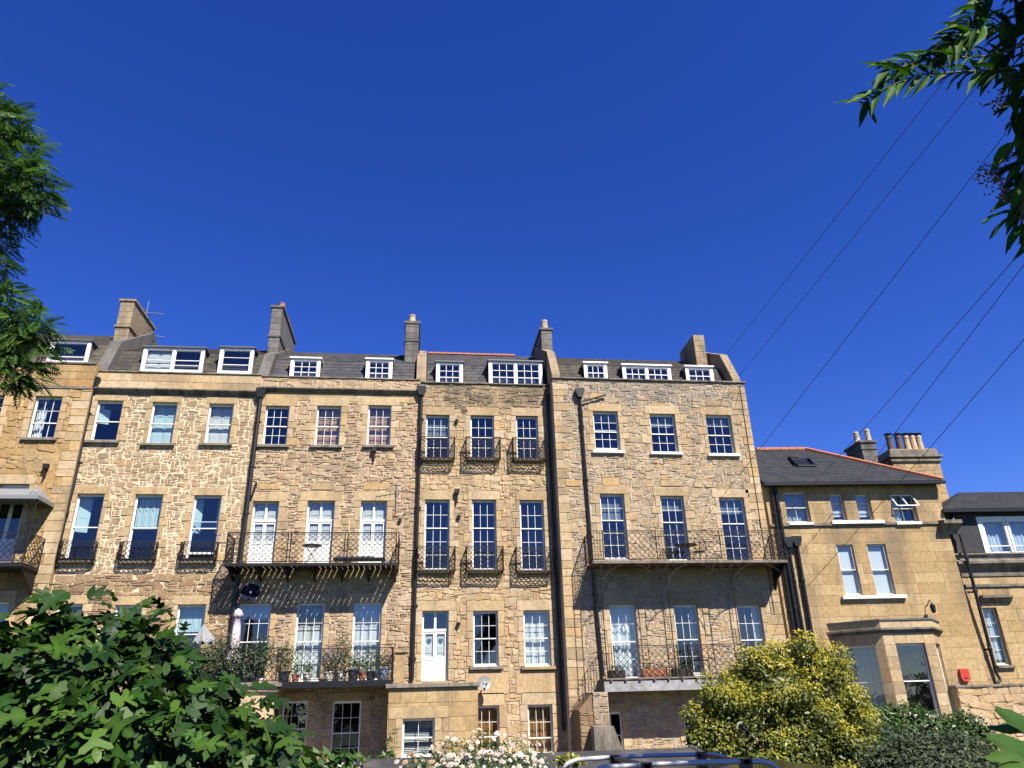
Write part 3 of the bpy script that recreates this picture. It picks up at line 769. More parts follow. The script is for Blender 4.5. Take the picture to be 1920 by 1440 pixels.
# ---------------- house 1 (left edge)
H, h = H1, house1
zc = H.uz(130, 679)[1]
DR = dict(lh=.36, lo=.16, jn=.2, jl=.34, seed=1)
window(H, h, (68,743,100,822), (3,2,1), (('curtl','curtain',.35),), 'stone', .0, S['dress'], DR, smat=S['sill'], split=.62)
w1 = H.ops[-1]; wd = w1[1]-w1[0]
window(H, h, None, (3,2,2), (), 'stone', 0, S['dress'], DR, smat=S['sill'], rect=(w1[0]-2.05, w1[1]-2.05, w1[2], w1[3]))
zf = H.uz(40, 1058)[1]
uA = H.uz(4, 900)[0]; uB = H.uz(58, 900)[0]
french_door(H, h, None, S['dress'], DR, ('clear',), rect=(uB-1.0, uB, zf, H.uz(40, 908)[1]), top=.01, solid=.3)
window(H, h, None, (2,1,1), (('shut','blue_shutter',2),), 'stone', 0, S['dress'], DR, smat=S['sill'], rect=(H.uz(-20,1130)[0], H.uz(18,1130)[0], H.uz(10,1215)[1], H.uz(10,1128)[1]))
facade(H, h, U0, U12, Z0, zc-.02, S['mortar_tan'])
coping(H, h, U0, U12, zc, S['coping'])
zs1 = H.uz(120, 729)[1]
H.rects.append((U0, U12, zs1, zs1+.1))
MB(H).box(U0, U12, -.02, .06, zs1, zs1+.09).build('string_course', S['coping'], h)
ashlar(H, h, U0+4, U12, zs1+.1, zc-.1, [], S['one'], .8, .36, .012, 3)
H.rects.append((U0, U12, zs1+.1, zc))
qn = []
z = Z0+2
while z < zs1-.3:                                      # quoins on the right arris
    q = random.choice((.35,.55,.6)); hh = random.uniform(.28,.42); mb = MB(H); mb.t = random.random(); mb.cbox(U12-q, U12+.004, -.02, .03, z+.006, min(z+hh, zs1-.02)-.006); mb.build('quoin', S['dress'], h); H.rects.append((U12-q, U12, z, z+hh)); z += hh
rubble(H, h, U12-5.2, U12, 2.4, zs1-.01, H.rects + H.ops, S['one'], .46, .24, .014, (.006,.035), 1.0, 300, 11, course=True)
floors(H, h, U0, U12, (.2, 5.2, 9.6, 13.0))
mansard(H, h, U0, U12-.2, zc-.2, (150,645,-1.1), (150,629,-4), lambda r: [dormer(H, r, (97,635,164,677), -.5, 1, (1,1), M['lead'], topm=M['lead'], split=.75)], M['slate_brown'], .42, .25, 2)
# canopy balcony
zt = H.uz(40, 930, 1.2)[1]; zk = zt+.52; ub = H.uz(72, 930, 1.2)[0]; ua = ub-3.0
cb = MB(H)
ring0 = [(ua, 1.25, zt), (ub, 1.25, zt), (ub, 0.02, zt), (ua, .02, zt)]
i = [cb.P(*q) for q in ring0] + [cb.P(ua+.3, .25, zk), cb.P(ub-.5, .25, zk), cb.P(ub-.5, .02, zk+.05), cb.P(ua+.3, .02, zk+.05)]
for q in ((0,1,5,4),(1,2,6,5),(4,5,6,7),(3,0,4,7),(0,3,2,1)): cb.face(*(i[t] for t in q))
M['zinc'] = plain('pale_zinc_sheet', (.20,.21,.22), .5, .15, 4, .1)
cano = cb.build('balcony_canopy', M['zinc'], h)
fb = MB(H); fb.box(ua-.03, ub+.03, 1.25, 1.29, zt-.11, zt+.02); fb.box(ub, ub+.04, 0.02, 1.25, zt-.112, zt+.018); fb.build('canopy_fascia', M['zinc'], cano)
zf0 = H.uz(40, 1055, 1.1)[1]
bb = MB(H); bb.box(ua, ub, .02, 1.2, zf0-.14, zf0); bal = bb.build('balcony', M['iron'], h)
ir = MB(H); rail_panel(ir, (ua, 1.17), (ub, 1.17), zf0+.05, zf0+1.0, .22); rail_panel(ir, (ub-.02, .03), (ub-.02, 1.17), zf0+.05, zf0+1.0, .22)
for u in (ub-.02, ub-.32):
    for dd in (1.17,): ir.rod((u, dd, zf0), (u, dd, zt), .016)
for q in range(7):
    zz = zf0+1.1+q*.3; ir.tube([(ub-.32, 1.17, zz), (ub-.24, 1.17, zz+.13), (ub-.1, 1.17, zz+.02), (ub-.02, 1.17, zz+.15)], .008, 4)
for q in range(3):
    cx = ub-.55-q*.5; ir.tube([(cx+.2*math.cos(t)*(1-t/9), 1.18, zf0+.45+.2*math.sin(t)*(1-t/9)) for t in [k*.5 for k in range(17)]], .009, 4)
ir.build('railing', M['iron'], bal)
for u in (ub-.05, ub-1.5): MB(H).side([(0,zf0-.14),(1.1,zf0-.14),(.05,zf0-.9),(0,zf0-.9)], u-.04, u).build('bracket', M['iron'], bal)
# pipe in the corner
pipe(H2, house2, [(176,722,.1),(139,905,.1),(90,1105,.1),(68,1200,.1)], .062, .1, True)
MB(H).box(U12+.01, U12+.012, -.2, -.01, 5, 6) if False else None

# ---------------- house 2
H, h = H2, house2
zc = H.uz(335, 698)[1]; zk0 = H.uz(335, 737)[1]
DR = dict(lh=.30, lo=.14, jn=.16, jl=.36, seed=2)
bk = {0: (('left','blue_shutter',.38,.5),), 1: (('shut','blue_shutter',2),), 2: (('shut','shutter',2),)}
for k, p in enumerate(((184,751,217,827),(287,754,321,832),(393,757,429,832))):
    window(H, h, p, (1,1,1), bk[k], 'stone', 0, S['dress'], DR, smat=S['sill'])
bk = {0: (('left','blue_shutter',.42,.45),), 1: (('top','blue_shutter',.5),), 2: (('left','blue_shutter',.25,.45),('right','blue_shutter',.2,.45))}
for k, p in enumerate(((146,926,172,1051),(255,927,286,1052),(365,929,400,1052))):
    _, rc = window(H, h, p, (1,1,1), bk[k], 'stone', .25 if k == 2 else 0, S['dress'], DR, smat=S['sill'])
    balconette(H, h, rc[0]-.12, rc[1]+.12, rc[2]+.02, rc[2]+.62, .36, .16, True)
for p, b in (((217,1135,250,1240), (('top','blue_shutter',.6),)), ((334,1134,372,1245), (('top','blue_shutter',.55),)), ((108,1133,135,1240), ())):
    window(H, h, p, (1,1,1), b, 'stone', 0, S['dress'], DR, smat=S['sill'])
facade(H, h, U12, U23, Z0, zc-.02, S['mortar_cream'])
ashlar(H, h, U12+.02, U23, zk0+.12, zc-.09, [], S['dress'], .95, .34, .012, 5)
coping(H, h, U12, U23, zc, S['coping'], .07)
MB(H).side([(0,zk0-.12),(.05,zk0-.12),(.06,zk0-.05),(.16,zk0+.02),(.2,zk0+.06),(.2,zk0+.11),(.03,zk0+.15),(0,zk0+.15)], U12+.02, U23).build('cornice', S['coping'], h)
H.rects.append((U12, U23, zk0-.12, zc+1))
zz_ = H.uz(300, 1075)[1]
rubble(H, h, U12+.02, U23, zz_, zk0-.13, H.rects+H.ops, S['two'], .23, .125, .030, (.003,.02), 1.1, 200, 21, course=True)
rubble(H, h, U12+.02, U23, 1.0, zz_-.01, H.rects+H.ops, S['two_old'], .34, .15, .012, (.006,.045), 1.0, 100, 22, course=True)
floors(H, h, U12, U23, (.2, 5.3, 9.7, 13.1))
mansard(H, h, U12+.25, U23-.2, zc-.1, (335,661,-1.1), (335,653,-4), lambda r: [dormer(H, r, (271,648,379,694), -.45, 1, (1,2), M['white'], 2, M['lead'], (('shut','shutter',0),)), dormer(H, r, (414,649,472,696), -.45, 1, (2,1), M['white'], 1, M['lead'], split=.68)], M['slate_brown'], .40, .24, 3)
party_wall(H, h, U12-.2, .45, zc-.2, (200,655,-1.1), (200,632,-4), S['chim_grey'])
u0, zt = H.uz(228, 561, -1.7); u1 = H.uz(254, 561, -1.7)[0]
chimney(H, h, u0, u1, -1.7, back_d(H, u1, zt, 290), zc-.1, zt, S['chim'], [(u0+.3, -2.2, .05, 'buff')], S['chim'], ((1,.06,.1),(.70,.06,.09)))

# ---------------- house 3
H, h = H3, house3
zc = H.uz(640, 708)[1]; zk0 = H.uz(640, 735)[1]
DR = dict(lh=.34, lo=.3, jn=.2, jl=.38, seed=3)
for k, p in enumerate(((499,761,536,835),(595,761,635,836),(691,760,731,836))):
    window(H, h, p, (3,2,2), ((), (('shut','pine',2),), (('shut','pine',2),))[k], 'stone', 0, S['dress'], DR, smat=S['sill'])
for k, p in enumerate(((475,940,512,1056),(577,939,620,1056),(677,939,721,1056))):
    french_door(H, h, p, S['dress'], dict(lh=.36, lo=.28, jn=.2, jl=.36, seed=4), ('shutter',))
for k, p in enumerate(((449,1132,495,1277),(558,1131,599,1277),(664,1130,710,1277))):
    window(H, h, p, (3,2,2), ((('blind','blind',.2),), (('shut','shutter',2),('blind','blind',.2)), (('shut','shutter',2),('blind','blind',.2)))[k], None, 0, S['dress'], dict(lh=.3, lo=.2, jn=.16, jl=.2, seed=5), setback=.07)
for p in ((531,1315,571,1421),(624,1315,672,1436)):
    window(H, h, p, (3,2,2), (), 'white' if p[0] < 600 else None, 0, S['dress'], dict(lh=.28, lo=.2, jn=.3, jl=.4, seed=6), setback=.06)
def blocks(H, h, L, mat, seed):
    rd = random.Random(seed)
    for x0, y0, x1, y1 in L:
        a, c1 = H.uz(x0, y0); b, c0 = H.uz(x1, y1); mb = MB(H); mb.t = rd.choice((.0,.05,.2,.35,1)); mb.cbox(a, b, -.02, .022+rd.uniform(0,.015), c0, c1); mb.build('squared_block', mat, h); H.rects.append((a, b, c0, c1))
blocks(H, h, [(485,907,526,918),(585,905,626,919),(682,905,727,919),(543,901,561,911),(640,896,656,908),(568,880,583,889),(728,852,738,862),(757,880,772,892),(770,905,779,916),(725,912,745,922),(640,972,654,984),(648,1000,662,1012),(752,1040,772,1052),(560,1070,590,1078),(640,1072,668,1082),(540,852,556,860),(660,870,672,878),(590,851,606,858),(752,925,770,934)], S['dress'], 5)
facade(H, h, U23, U34, Z0, zc-.02, S['mortar_pink'])
coping(H, h, U23, U34, zc, S['coping'], .06)
MB(H).side([(0,zk0-.06),(.06,zk0-.06),(.14,zk0+.0),(.18,zk0+.05),(.18,zk0+.09),(.03,zk0+.13),(0,zk0+.13)], U23, U34+.05).build('cornice', S['coping'], h)
H.rects.append((U23, U34, zk0-.06, zk0+.13))
rubble(H, h, U23, U34, zk0+.14, zc-.07, [], S['three'], .34, .15, .028, (.004,.025), 1.0, 60, 30, course=True)
H.rects.append((U23, U34, zk0, zc+1))
ashlar(H, h, U23+.25, U34, zk0-.42, zk0-.07, [], S['dress'], .8, .3, .012, 8)
H.rects.append((U23+.25, U34, zk0-.42, zk0))
rubble(H, h, U23, U34, .3, zk0-.07, H.rects+H.ops, S['three'], .25, .105, .020, (.006,.04), 1.2, 300, 31, course=True)
floors(H, h, U23, U34, (.2, 2.9, 7.0, 11.4))
mansard(H, h, U23+.25, U34-.22, zc-.1, (640,678,-1.1), (640,663,-4), lambda r: [dormer(H, r, (546,669,599,707), -.45, 3, (2,1), M['white'], 1, M['white'], split=.68), dormer(H, r, (687,671,735,709), -.45, 3, (2,1), M['white'], 1, M['white'], split=.68)], M['slate'], .30, .2, 4)
party_wall(H, h, U23-.2, .42, zc-.2, (500,676,-1.1), (500,660,-4), S['chim_grey'], .2)
u0, zt = H.uz(511, 573, -1.8); u1 = H.uz(531, 573, -1.8)[0]
bd = back_d(H, u1, zt, 553)
chimney(H, h, u0, u1, -1.8, bd, zc-.1, zt, S['chim_grey'], [((u0+u1)/2+.1, -2.2, .34, 'terracotta'), ((u0+u1)/2+.1, bd+1.6, .4, 'terra_dark'), ((u0+u1)/2+.1, bd+.8, .4, 'terra_dark')], S['chim_grey'], ((1,.06,.1),(.66,.05,.09)))
# first floor balcony: slatted deck, striped shadow
dep = 1.16
ua, zd = H.uz(419, 1056, dep); ub = H.uz(747, 1053, dep)[0]
fr = MB(H); fr.box(ua, ub, dep-.05, dep, zd-.1, zd); fr.box(ua, ua+.05, 0, dep-.05, zd-.101, zd-.001); fr.box(ub-.05, ub, 0, dep-.05, zd-.101, zd-.001)
bal = fr.build('balcony', M['iron'], h)
s = MB(H); n = int((ub-ua-.1)/.19)
for k in range(n):
    a = ua+.055+(ub-ua-.11)*k/n; s.box(a, a+.171, 0, dep-.05, zd-.032, zd-.02)
s.build('deck_slats', M['iron'], bal)
for k in range(7):
    u = ua+.12+(ub-ua-.24)*k/6; br = MB(H); br.side([(0,zd-.06),(dep-.06,zd-.06),(dep-.06,zd-.1),(.1,zd-.42),(0,zd-.5)], u-.03, u+.03); br.build('bracket', M['iron'], bal)
ir = MB(H); zr = zd+1.05; cuts = [ua+.02, ua+.02+(ub-ua)*.36, ua+.02+(ub-ua)*.69, ub-.02]
for a, b in zip(cuts, cuts[1:]): rail_panel(ir, (a+.02, dep-.03), (b-.08, dep-.03), zd+.05, zr, .2)
ir.rod((ua, dep-.03, zr+.02), (ub, dep-.03, zr+.02), .015)
for u in (ua+.02, ub-.02): rail_panel(ir, (u, .03), (u, dep-.03), zd+.05, zr, .2)
ir.build('railing', M['iron'], bal)
BAL3 = (ua, ub, dep, zd)
# lower terrace
dep2 = 1.5
ua, zd = H.uz(516, 1279, dep2); ub = H.uz(735, 1276, dep2)[0]
bal = MB(H).box(ua, ub, .0, dep2, zd-.10, zd).build('balcony', M['iron'], h)
MB(H).box(ua, ub, dep2, dep2+.09, zd-.20, zd-.06).build('gutter', M['pipe'], bal)
ir = MB(H); rail_panel(ir, (ua, dep2-.04), (ub, dep2-.04), zd+.05, zd+1.0, .21); rail_panel(ir, (ub-.02, .03), (ub-.02, dep2-.04), zd+.05, zd+1.0, .21); ir.build('railing', M['iron'], bal)
LOW3 = (ua, ub, dep2, zd)
# bay under the left part of the terrace
bu1 = H.uz(517, 1290, 1.5)[0]; bu0 = bu1-3.6; db = 2.3
def bay_ring(o=0.0): return [(bu0-o, 0), (bu0-o, 1.5+o*.5), (bu0+.7-o*.4, db+o), (bu1-.7+o*.4, db+o), (bu1+o, 1.5+o*.5), (bu1+o, 0)]
def prism(H, ring, z0, z1, name, mat, parent, tone=.5):
    mb = MB(H); mb.t = tone; a = [mb.P(u, d, z0) for u, d in ring]; b = [mb.P(u, d, z1) for u, d in ring]
    for k in range(len(ring)): mb.face(a[k], a[(k+1)%len(ring)], b[(k+1)%len(ring)], b[k])
    mb.face(*b); mb.face(*a[::-1]); return mb.build(name, mat, parent)
bay = prism(H, bay_ring(), 0, zd-.28, 'bay', S['dress'], h, .8)
prism(H, bay_ring(.10), zd-.279, zd-.14, 'bay_cornice', S['dress'], bay, .6); prism(H, bay_ring(.2), zd-.138, zd-.02, 'bay_roof', S['coping'], bay)
ir = MB(H); rg = bay_ring(.1)
for a, b in zip(rg[1:], rg[2:5]): rail_panel(ir, a, b, zd+.03, zd+1.0, .21)
rail_panel(ir, rg[0], rg[1], zd+.03, zd+1.0, .21); ir.build('railing', M['iron'], bay)
BAY3 = (rg, zd)
# stone pier at the terrace end
pu0, pz1 = H.uz(741, 1220, 1.3); pu1 = H.uz(760, 1220, 1.3)[0]
pp = MB(H); pp.t = .3; pp.box(pu0, pu1, .9, 1.3, zd-.1, pz1-.06); pp.box(pu0-.06, pu1+.06, .84, 1.36, pz1-.06, pz1+.02); pp.build('pier', S['ashlar'], h)
pipe(H3, house3, [(489,742,.12),(432,1195,.12),(424,1262,.12)], .085, .12, True)
pipe(H3, house3, [(481,905,.1),(472,930,.12)], .045, .1)
pipe(H3, house4, [(790,738,.10),(772,1276,.10)], .075, .1, True)
MB(H4).box(*sorted((H4.uz(782,1090)[0], H4.uz(753,1090)[0])), .0, .07, H4.uz(770,1082)[1], H4.uz(770,1079)[1]+.0).build('waste_pipe', M['pipe'], house4)

# ---------------- house 4
H, h = H4, house4
zc = H.uz(907, 719)[1]
U4L, U4R = U34+.005, U5L+.35
DR = dict(lh=.36, lo=.2, jn=.24, jl=.36, seed=7)
bk4 = [(('blind','shutter',.0),), (), ()]
for k, p in enumerate(((799,778,842,860),(882,779,927,860),(967,780,1011,861))):
    _, rc = window(H, h, p, (3,2,2), (('blind','grey_blind',.48),) if k == 0 else (), 'stone', 0, S['dress'], DR, smat=S['dress'])
    balconette(H, h, rc[0]-.2, rc[1]+.2, rc[2]-.1, rc[2]+.76, .42, .17)
for k, p in enumerate(((797,937,842,1069),(885,937,932,1069),(974,938,1024,1070))):
    _, rc = window(H, h, p, (3,2,3), (), 'stone', 0, S['dress'], dict(lh=.36, lo=.16, jn=.17, jl=.36, seed=8), smat=S['dress'])
    balconette(H, h, rc[0]-.24, rc[1]+.2, rc[2]-.08, rc[2]+.8, .42, .17)
french_door(H, h, (792,1146,840,1276), S['dress'], dict(lh=.36, lo=.26, jn=.2, jl=.3, seed=9), ('shutter',), .27, .32, hearts=True)
window(H, h, (887,1146,935,1249), (3,2,2), (), 'stone', 0, S['dress'], dict(lh=.36, lo=.24, jn=.2, jl=.3, seed=10), smat=S['sill'])
window(H, h, (981,1145,1034,1249), (3,2,2), (('shut','shutter',2),), 'stone', 0, S['dress'], dict(lh=.36, lo=.24, jn=.2, jl=.3, seed=11), smat=S['ashlar'])
for p in ((886,1324,937,1412),(989,1322,1039,1416)):
    window(H, h, p, (3,2,1), (('curt','orange_curtain'),), 'stone', 0, S['dress'], dict(lh=.42, lo=.2, jn=.24, jl=.24, seed=12), smat=S['dress'])
# panels of plain ashlar under the ground floor windows
zA = H.uz(930, 1256)[1]-.05; zB = H.uz(930, 1302)[1]
for a, b in (((887,1146),(950,1146)), ((978,1146),(1040,1146))):
    mb = MB(H); mb.t = .9; mb.cbox(H.uz(*a)[0]-.28, H.uz(*b)[0]+.02, -.02, .03, zB, zA-.02); mb.build('apron_stone', S['dress'], h); H.rects.append((H.uz(*a)[0]-.28, H.uz(*b)[0]+.02, zB, zA-.02))
facade(H, h, U4L, U4R, Z0, zc-.02, S['mortar_tan'])
coping(H, h, U4L, U4R, zc, S['coping'], .06, .08)
rubble(H, h, U4L, U4R, .2, zc-.07, H.rects+H.ops, S['four'], .29, .135, .018, (.005,.034), 1.2, 300, 41, course=True)
floors(H, h, U4L, U4R, (.2, 2.75, 6.4, 11.0))
mansard(H, h, U4L+.25, U4R-.4, zc-.1, (900,686,-1.1), (900,667,-4), lambda r: [dormer(H, r, (818,676,868,719), -.45, 3, (2,1), M['white'], 1, M['lead'], split=.66), dormer(H, r, (916,674,1018,721), -.45, 3, (2,1), M['white'], 2, M['lead'], split=.66)], M['slate'], .27, .2, 6)
party_wall(H, h, U4L-.17, .4, zc-.1, (780,682,-1.1), (780,665,-4), S['chim'], .22)
rt_ = H.uz(900, 667, -4)[1]
for k in range(16):
    a = U4L+.3+k*.35
    if a+.34 < U4R-.9: MB(H).extrude([(a,rt_),(a+.34,rt_),(a+.34,rt_+.08),(a,rt_+.08)], -4.12, -3.88).build('ridge_tile', M['terracotta'], h)
u0, zt = H.uz(761, 602, -1.5); u1 = H.uz(786, 602, -1.5)[0]
chimney(H, h, u0, u1, -1.5, -4.5, zc, zt, S['chim_grey'], [((u0+u1)/2-.02, -1.95, .55, 'buff')], S['chim_grey'], ((1,.05,.12),(.74,.04,.07)), pot_r=.16)
u0, zt = H.uz(1014, 615, -1.7); u1 = H.uz(1034, 615, -1.7)[0]
chimney(H, h, u0, u1, -1.7, back_d(H, u0, zt, 998), zc, zt, S['chim_grey'], [((u0+u1)/2, -2.1, .6, 'buff')], S['chim_grey'], ((1,.06,.1),(.62,.03,.06)), pot_r=.16)
# annex in front of the door
da = 1.75
au0, az1 = H.uz(729, 1283, da); au1 = H.uz(896, 1281, da)[0]
HA = Frame((0, D+.05-da, 0)); HA.ops = []; HA.rects = []
an = thing('annex', 'flat roofed ochre ashlar annex with a blinded window under the white doors', 'outbuilding', HA.W(au0, 0, 0))
window(HA, an, (755,1348,814,1420), (2,1,1), (('slats','shutter'),), 'white', 0, S['dress'], dict(lh=.34, lo=.45, jn=.18, jl=.22, seed=13))
facade(HA, an, au0, au1, 0, az1-.12, S['ashmortar'], da-.02)
ashlar(HA, an, au0, au1, .0, az1-.14, HA.ops+HA.rects, S['ashlar'], .72, .42, .01, 14)
coping(HA, an, au0-.1, au1+.06, az1, S['coping'], .13, .12, 1.6)

# ---------------- house 5
H, h = H5, house5
zc = H.uz(1215, 712)[1]
DR = dict(lh=.34, lo=.2, jn=.17, jl=.42, seed=15)
for k, p in enumerate(((1111,771,1164,846),(1217,776,1273,849),(1322,778,1380,852))):
    window(H, h, p, (3,2,2), (('blind','grey_blind',(.2,.3,.22)[k]),), 'white', .08 if k == 0 else 0, S['dress'], DR)
for k, p in enumerate(((1124,926,1180,1049),(1237,930,1295,1052),(1347,933,1412,1054))):
    window(H, h, p, (3,2,3), (('blind','grey_blind',(.40,.22,.24)[k]),), None, 0, S['dress'], dict(lh=.34, lo=.26, jn=.18, jl=.46, seed=16))
for k, p in enumerate(((1142,1134,1203,1274),(1262,1134,1322,1266),(1380,1135,1445,1266))):
    window(H, h, p, (3,2,2) if k == 0 else (3,2,2), ((('curt','curtain'),), (('curtr','grey_curtain',.2),), (('curtr','curtain',.25),))[k], None, 0, S['dress'], dict(lh=.5, lo=.2, jn=.2, jl=.4, seed=17))
M['navy'] = plain('navy_paint', (.012,.016,.06), .4, .1)
window(H, h, (1142,1335,1172,1424), (1,1,1), (), None, 0, S['dress'], dict(lh=.28, lo=.2, jn=.2, jl=.3, seed=18), name='door', setback=.05)
window(H, h, (1281,1340,1330,1420), (2,2,2), (), None, 0, S['dress'], dict(lh=.28, lo=.2, jn=.2, jl=.3, seed=19), setback=.05)
blocks(H, h, [(1128,896,1161,911),(1238,900,1277,912),(1342,905,1376,918),(1105,738,1130,748),(1214,756,1258,766),(1322,752,1366,762),(1392,905,1420,917),(1300,905,1316,914),(1060,900,1090,912)], S['dress'], 6)
facade(H, h, U5L, U5R, Z0, zc-.02, S['mortar_grey'])
coping(H, h, U5L-.04, U5R+.06, zc, S['coping'], .07, .09)
for s_, uu in ((1, U5L), (-1, U5R)):
    z = 1.0
    while z < zc-.4:
        q = random.choice((.3,.42,.62,.7)); hh = random.uniform(.26,.44); hh = min(hh, zc-.08-z)
        mb = MB(H); mb.t = random.random(); a, b = (uu-.004, uu+q) if s_ > 0 else (uu-q, uu+.004); mb.cbox(a, b, -.02, .03, z+.006, z+hh-.006); mb.build('quoin', S['dress'], h); H.rects.append((a, b, z, z+hh)); z += hh
rubble(H, h, U5L, U5R, .2, zc-.08, H.rects+H.ops, S['five'], .28, .13, .024, (.005,.028), 1.25, 300, 51, course=True)
HS = Frame(H.W(U5L, 0, 0), math.pi/2)                   # left return: blocks seen on edge
floors(H, h, U5L, U5R, (.2, 2.6, 6.3, 10.9))
mansard(H, h, U5L+.35, U5R-.4, zc-.12, (1215,689,-1.2), (1215,676,-4), lambda r: [dormer(H, r, (1094,678,1140,712), -.6, 3, (1,1), M['white'], 1, M['white']), dormer(H, r, (1166,682,1260,714), -.6, 3, (1,1), M['white'], 2, M['white']), dormer(H, r, (1284,685,1340,717), -.6, 3, (1,1), M['white'], 1, M['white'])], M['slate_brown'], .27, .2, 7, -.5)
party_wall(H, h, U5L+.02, .34, zc-.1, (1060,678,-1.2), (1060,664,-4), S['chim'], .35)
party_wall(H, h, U5R-.42, .34, zc-.1, (1350,682,-1.2), (1345,672,-4), S['chim'], .35)
u0, zt = H.uz(1299, 628, -2.0); u1 = H.uz(1319, 628, -2.0)[0]
chimney(H, h, u0, u1, -2.0, back_d(H, u0, zt, 1274), zc, zt, S['chim'], [], S['chim'], ())
# upper balcony with arched brackets on slender posts
dep = 1.16
ua, zd = H.uz(1111, 1051, dep); ub = H.uz(1478, 1058, dep)[0]
M['deckwood'] = plain('red_brown_deck_boards', (.12,.045,.03), .8, .3, 8)
bal = MB(H).box(ua, ub, dep-.06, dep, zd-.10, zd).build('balcony', S['sill'], h)
for k in range(9): MB(H).box(ua+.02, ub-.02, dep*k/9.3, dep*(k+.95)/9.3, zd-.08, zd-.03).build('deck_board', M['deckwood'], bal)
ir = MB(H); zr = zd+1.08
px_ = [1111, 1235, 1356, 1470]; us = [ua+.02]+[H.uz(x, 1055, dep)[0] for x in px_[1:3]]+[ub-.05]
for a, b in zip(us, us[1:]):
    rail_panel(ir, (a+.42, dep-.04), (b, dep-.04), zd+.06, zr, .22)
    for k in range(5): ir.rod((a+.42*k/4, dep-.04, zd+.03), (a+.42*k/4, dep-.04, zr), .009)
    for zz in (zd+.06, zr, zd+.2): ir.rod((a, dep-.04, zz), (a+.42, dep-.04, zz), .012)
for u in (ua+.02, ub-.05):
    rail_panel(ir, (u, .05), (u, dep-.04), zd+.06, zr, .22)
ir.build('railing', M['iron'], bal)
zlo = H.uz(1137, 1273, dep)[1]
for a in us[:3]:
    po = MB(H)
    for x in (a, a+.24): po.rod((x, dep-.05, zlo), (x, dep-.05, zd-.1), .017)
    for k in range(5): po.rod((a, dep-.05, zlo+.5+k*.78), (a+.24, dep-.05, zlo+.5+k*.78), .01)
    po.build('post', M['iron'], bal)
br = MB(H)
for a, b in zip(us, us[1:]):
    x0, x1 = a+.24, b; xm = (x0+x1)/2; rw = (x1-x0)/2; hh = .95
    br.tube([(xm-rw*math.cos(t), dep-.05, zd-.12-hh+hh*math.sin(t)) for t in [math.pi*k/20 for k in range(21 if b < ub-.1 else 16)]], .014, 4)
    for cx in ((x0+.22, x1-.22) if b < ub-.1 else (x0+.22,)): br.tube([(cx+.2*math.cos(t), dep-.05, zd-.33+.2*math.sin(t)) for t in [2*math.pi*k/14 for k in range(15)]], .010, 4)
br.build('arched_bracket', M['iron'], bal)
MB(H).side([(.0,zd-.1),(dep-.08,zd-.1),(dep-.2,zd-.3),(.25,zd-.6),(0,zd-1.0)], ub-.12, ub-.06).build('bracket', M['iron'], bal)
BAL5 = (ua, ub, dep, zd)
# lower balcony, beam, stone stair
dep2 = 1.2
la, zl = H.uz(1136, 1272, dep2); lb = H.uz(1480, 1272, dep2)[0]
bal = MB(H).box(la, lb, .02, dep2, zl-.05, zl).build('balcony', S['sill'], h)
MB(H).box(la-.05, lb, dep2-.2, dep2-.04, zl-.42, zl-.09).build('beam', plain('weathered_grey_beam', (.30,.30,.30), .7, .35, 5, .3, dark=(.1,.1,.1)), bal)
for k in range(12): MB(H).box(la+.15+k*.5, la+.23+k*.5, .02, dep2+.03, zl-.09, zl-.052).build('joist', M['deckwood'], bal)
ir = MB(H); zr = zl+1.02
rail_panel(ir, (la+.35, dep2-.04), (la+2.6, dep2-.04), zl+.06, zr, .22); rail_panel(ir, (la+3.0, dep2-.04), (lb, dep2-.04), zl+.06, zr, .22)
for a in (la, la+2.62):
    for k in range(5): ir.rod((a+.36*k/4, dep2-.04, zl+.0), (a+.36*k/4, dep2-.04, zr), .009)
    for zz in (zl+.06, zr): ir.rod((a, dep2-.04, zz), (a+.36, dep2-.04, zz), .012)
sx0, sz0 = H.uz(1093, 1290, dep2)
for o in (0, .9): ir.rod((la, dep2-.04, zr-o), (sx0, dep2-.04, zr-o-(1.0)), .014)
for k in range(9):
    t = k/8; u = la+(sx0-la)*t; ir.rod((u, dep2-.04, zr-t), (u, dep2-.04, zr-1-t), .010)
ir.build('railing', M['iron'], bal)
LOW5 = (la, lb, dep2, zl)
pu0, _ = H.uz(1112, 1300, 1.3); pu1, _ = H.uz(1140, 1300, 1.3)
st = MB(H); st.t = .4
st.side([(0,0),(1.25,0),(1.25,zl-.42),(0,zl-.42)], pu0, pu1); sw = st.build('stair_pier', S['mortar_grey'], h)
HP = Frame(H.W(0, 1.25, 0)); rubble(HP, sw, pu0, pu1, .2, zl-.42, [], S['five'], .34, .2, .02, (.005,.03), 1.0, 40, 61, course=True)
pl0 = H.uz(1084, 1300, 1.15)[0]
st = MB(H); st.t = .1; i = [st.P(*q) for q in ((pl0,0,0),(pu0,0,0),(pu0,1.2,0),(pl0,1.2,0),(pl0,0,zl-.95),(pu0,0,zl-.45),(pu0,1.2,zl-.45),(pl0,1.2,zl-.95))]
for q in ((0,1,5,4),(1,2,6,5),(2,3,7,6),(3,0,4,7),(4,5,6,7)): st.face(*(i[t] for t in q))
sf = st.build('stair_flank', S['two_old'], h); rubble(Frame(H.W(0, 1.2, 0)), sf, pl0, pu0, .2, zl-1.0, [], S['two_old'], .3, .17, .015, (.005,.03), 1.0, 30, 62, course=True)
b0 = H.uz(1110, 1362, 1.5); b1 = H.uz(1166, 1412, 1.5)
st = MB(H); st.t = .3; st.extrude([(b0[0],0),(b1[0],0),(b1[0],b1[1]),(pu1,b0[1]),(b0[0],b0[1])], 1.27, 1.75); st.build('buttress', S['coping'], h)
pipe(H5, house5, [(1087,742,.1),(1110,1050,.1),(1131,1268,.1)], .06, .1, True)
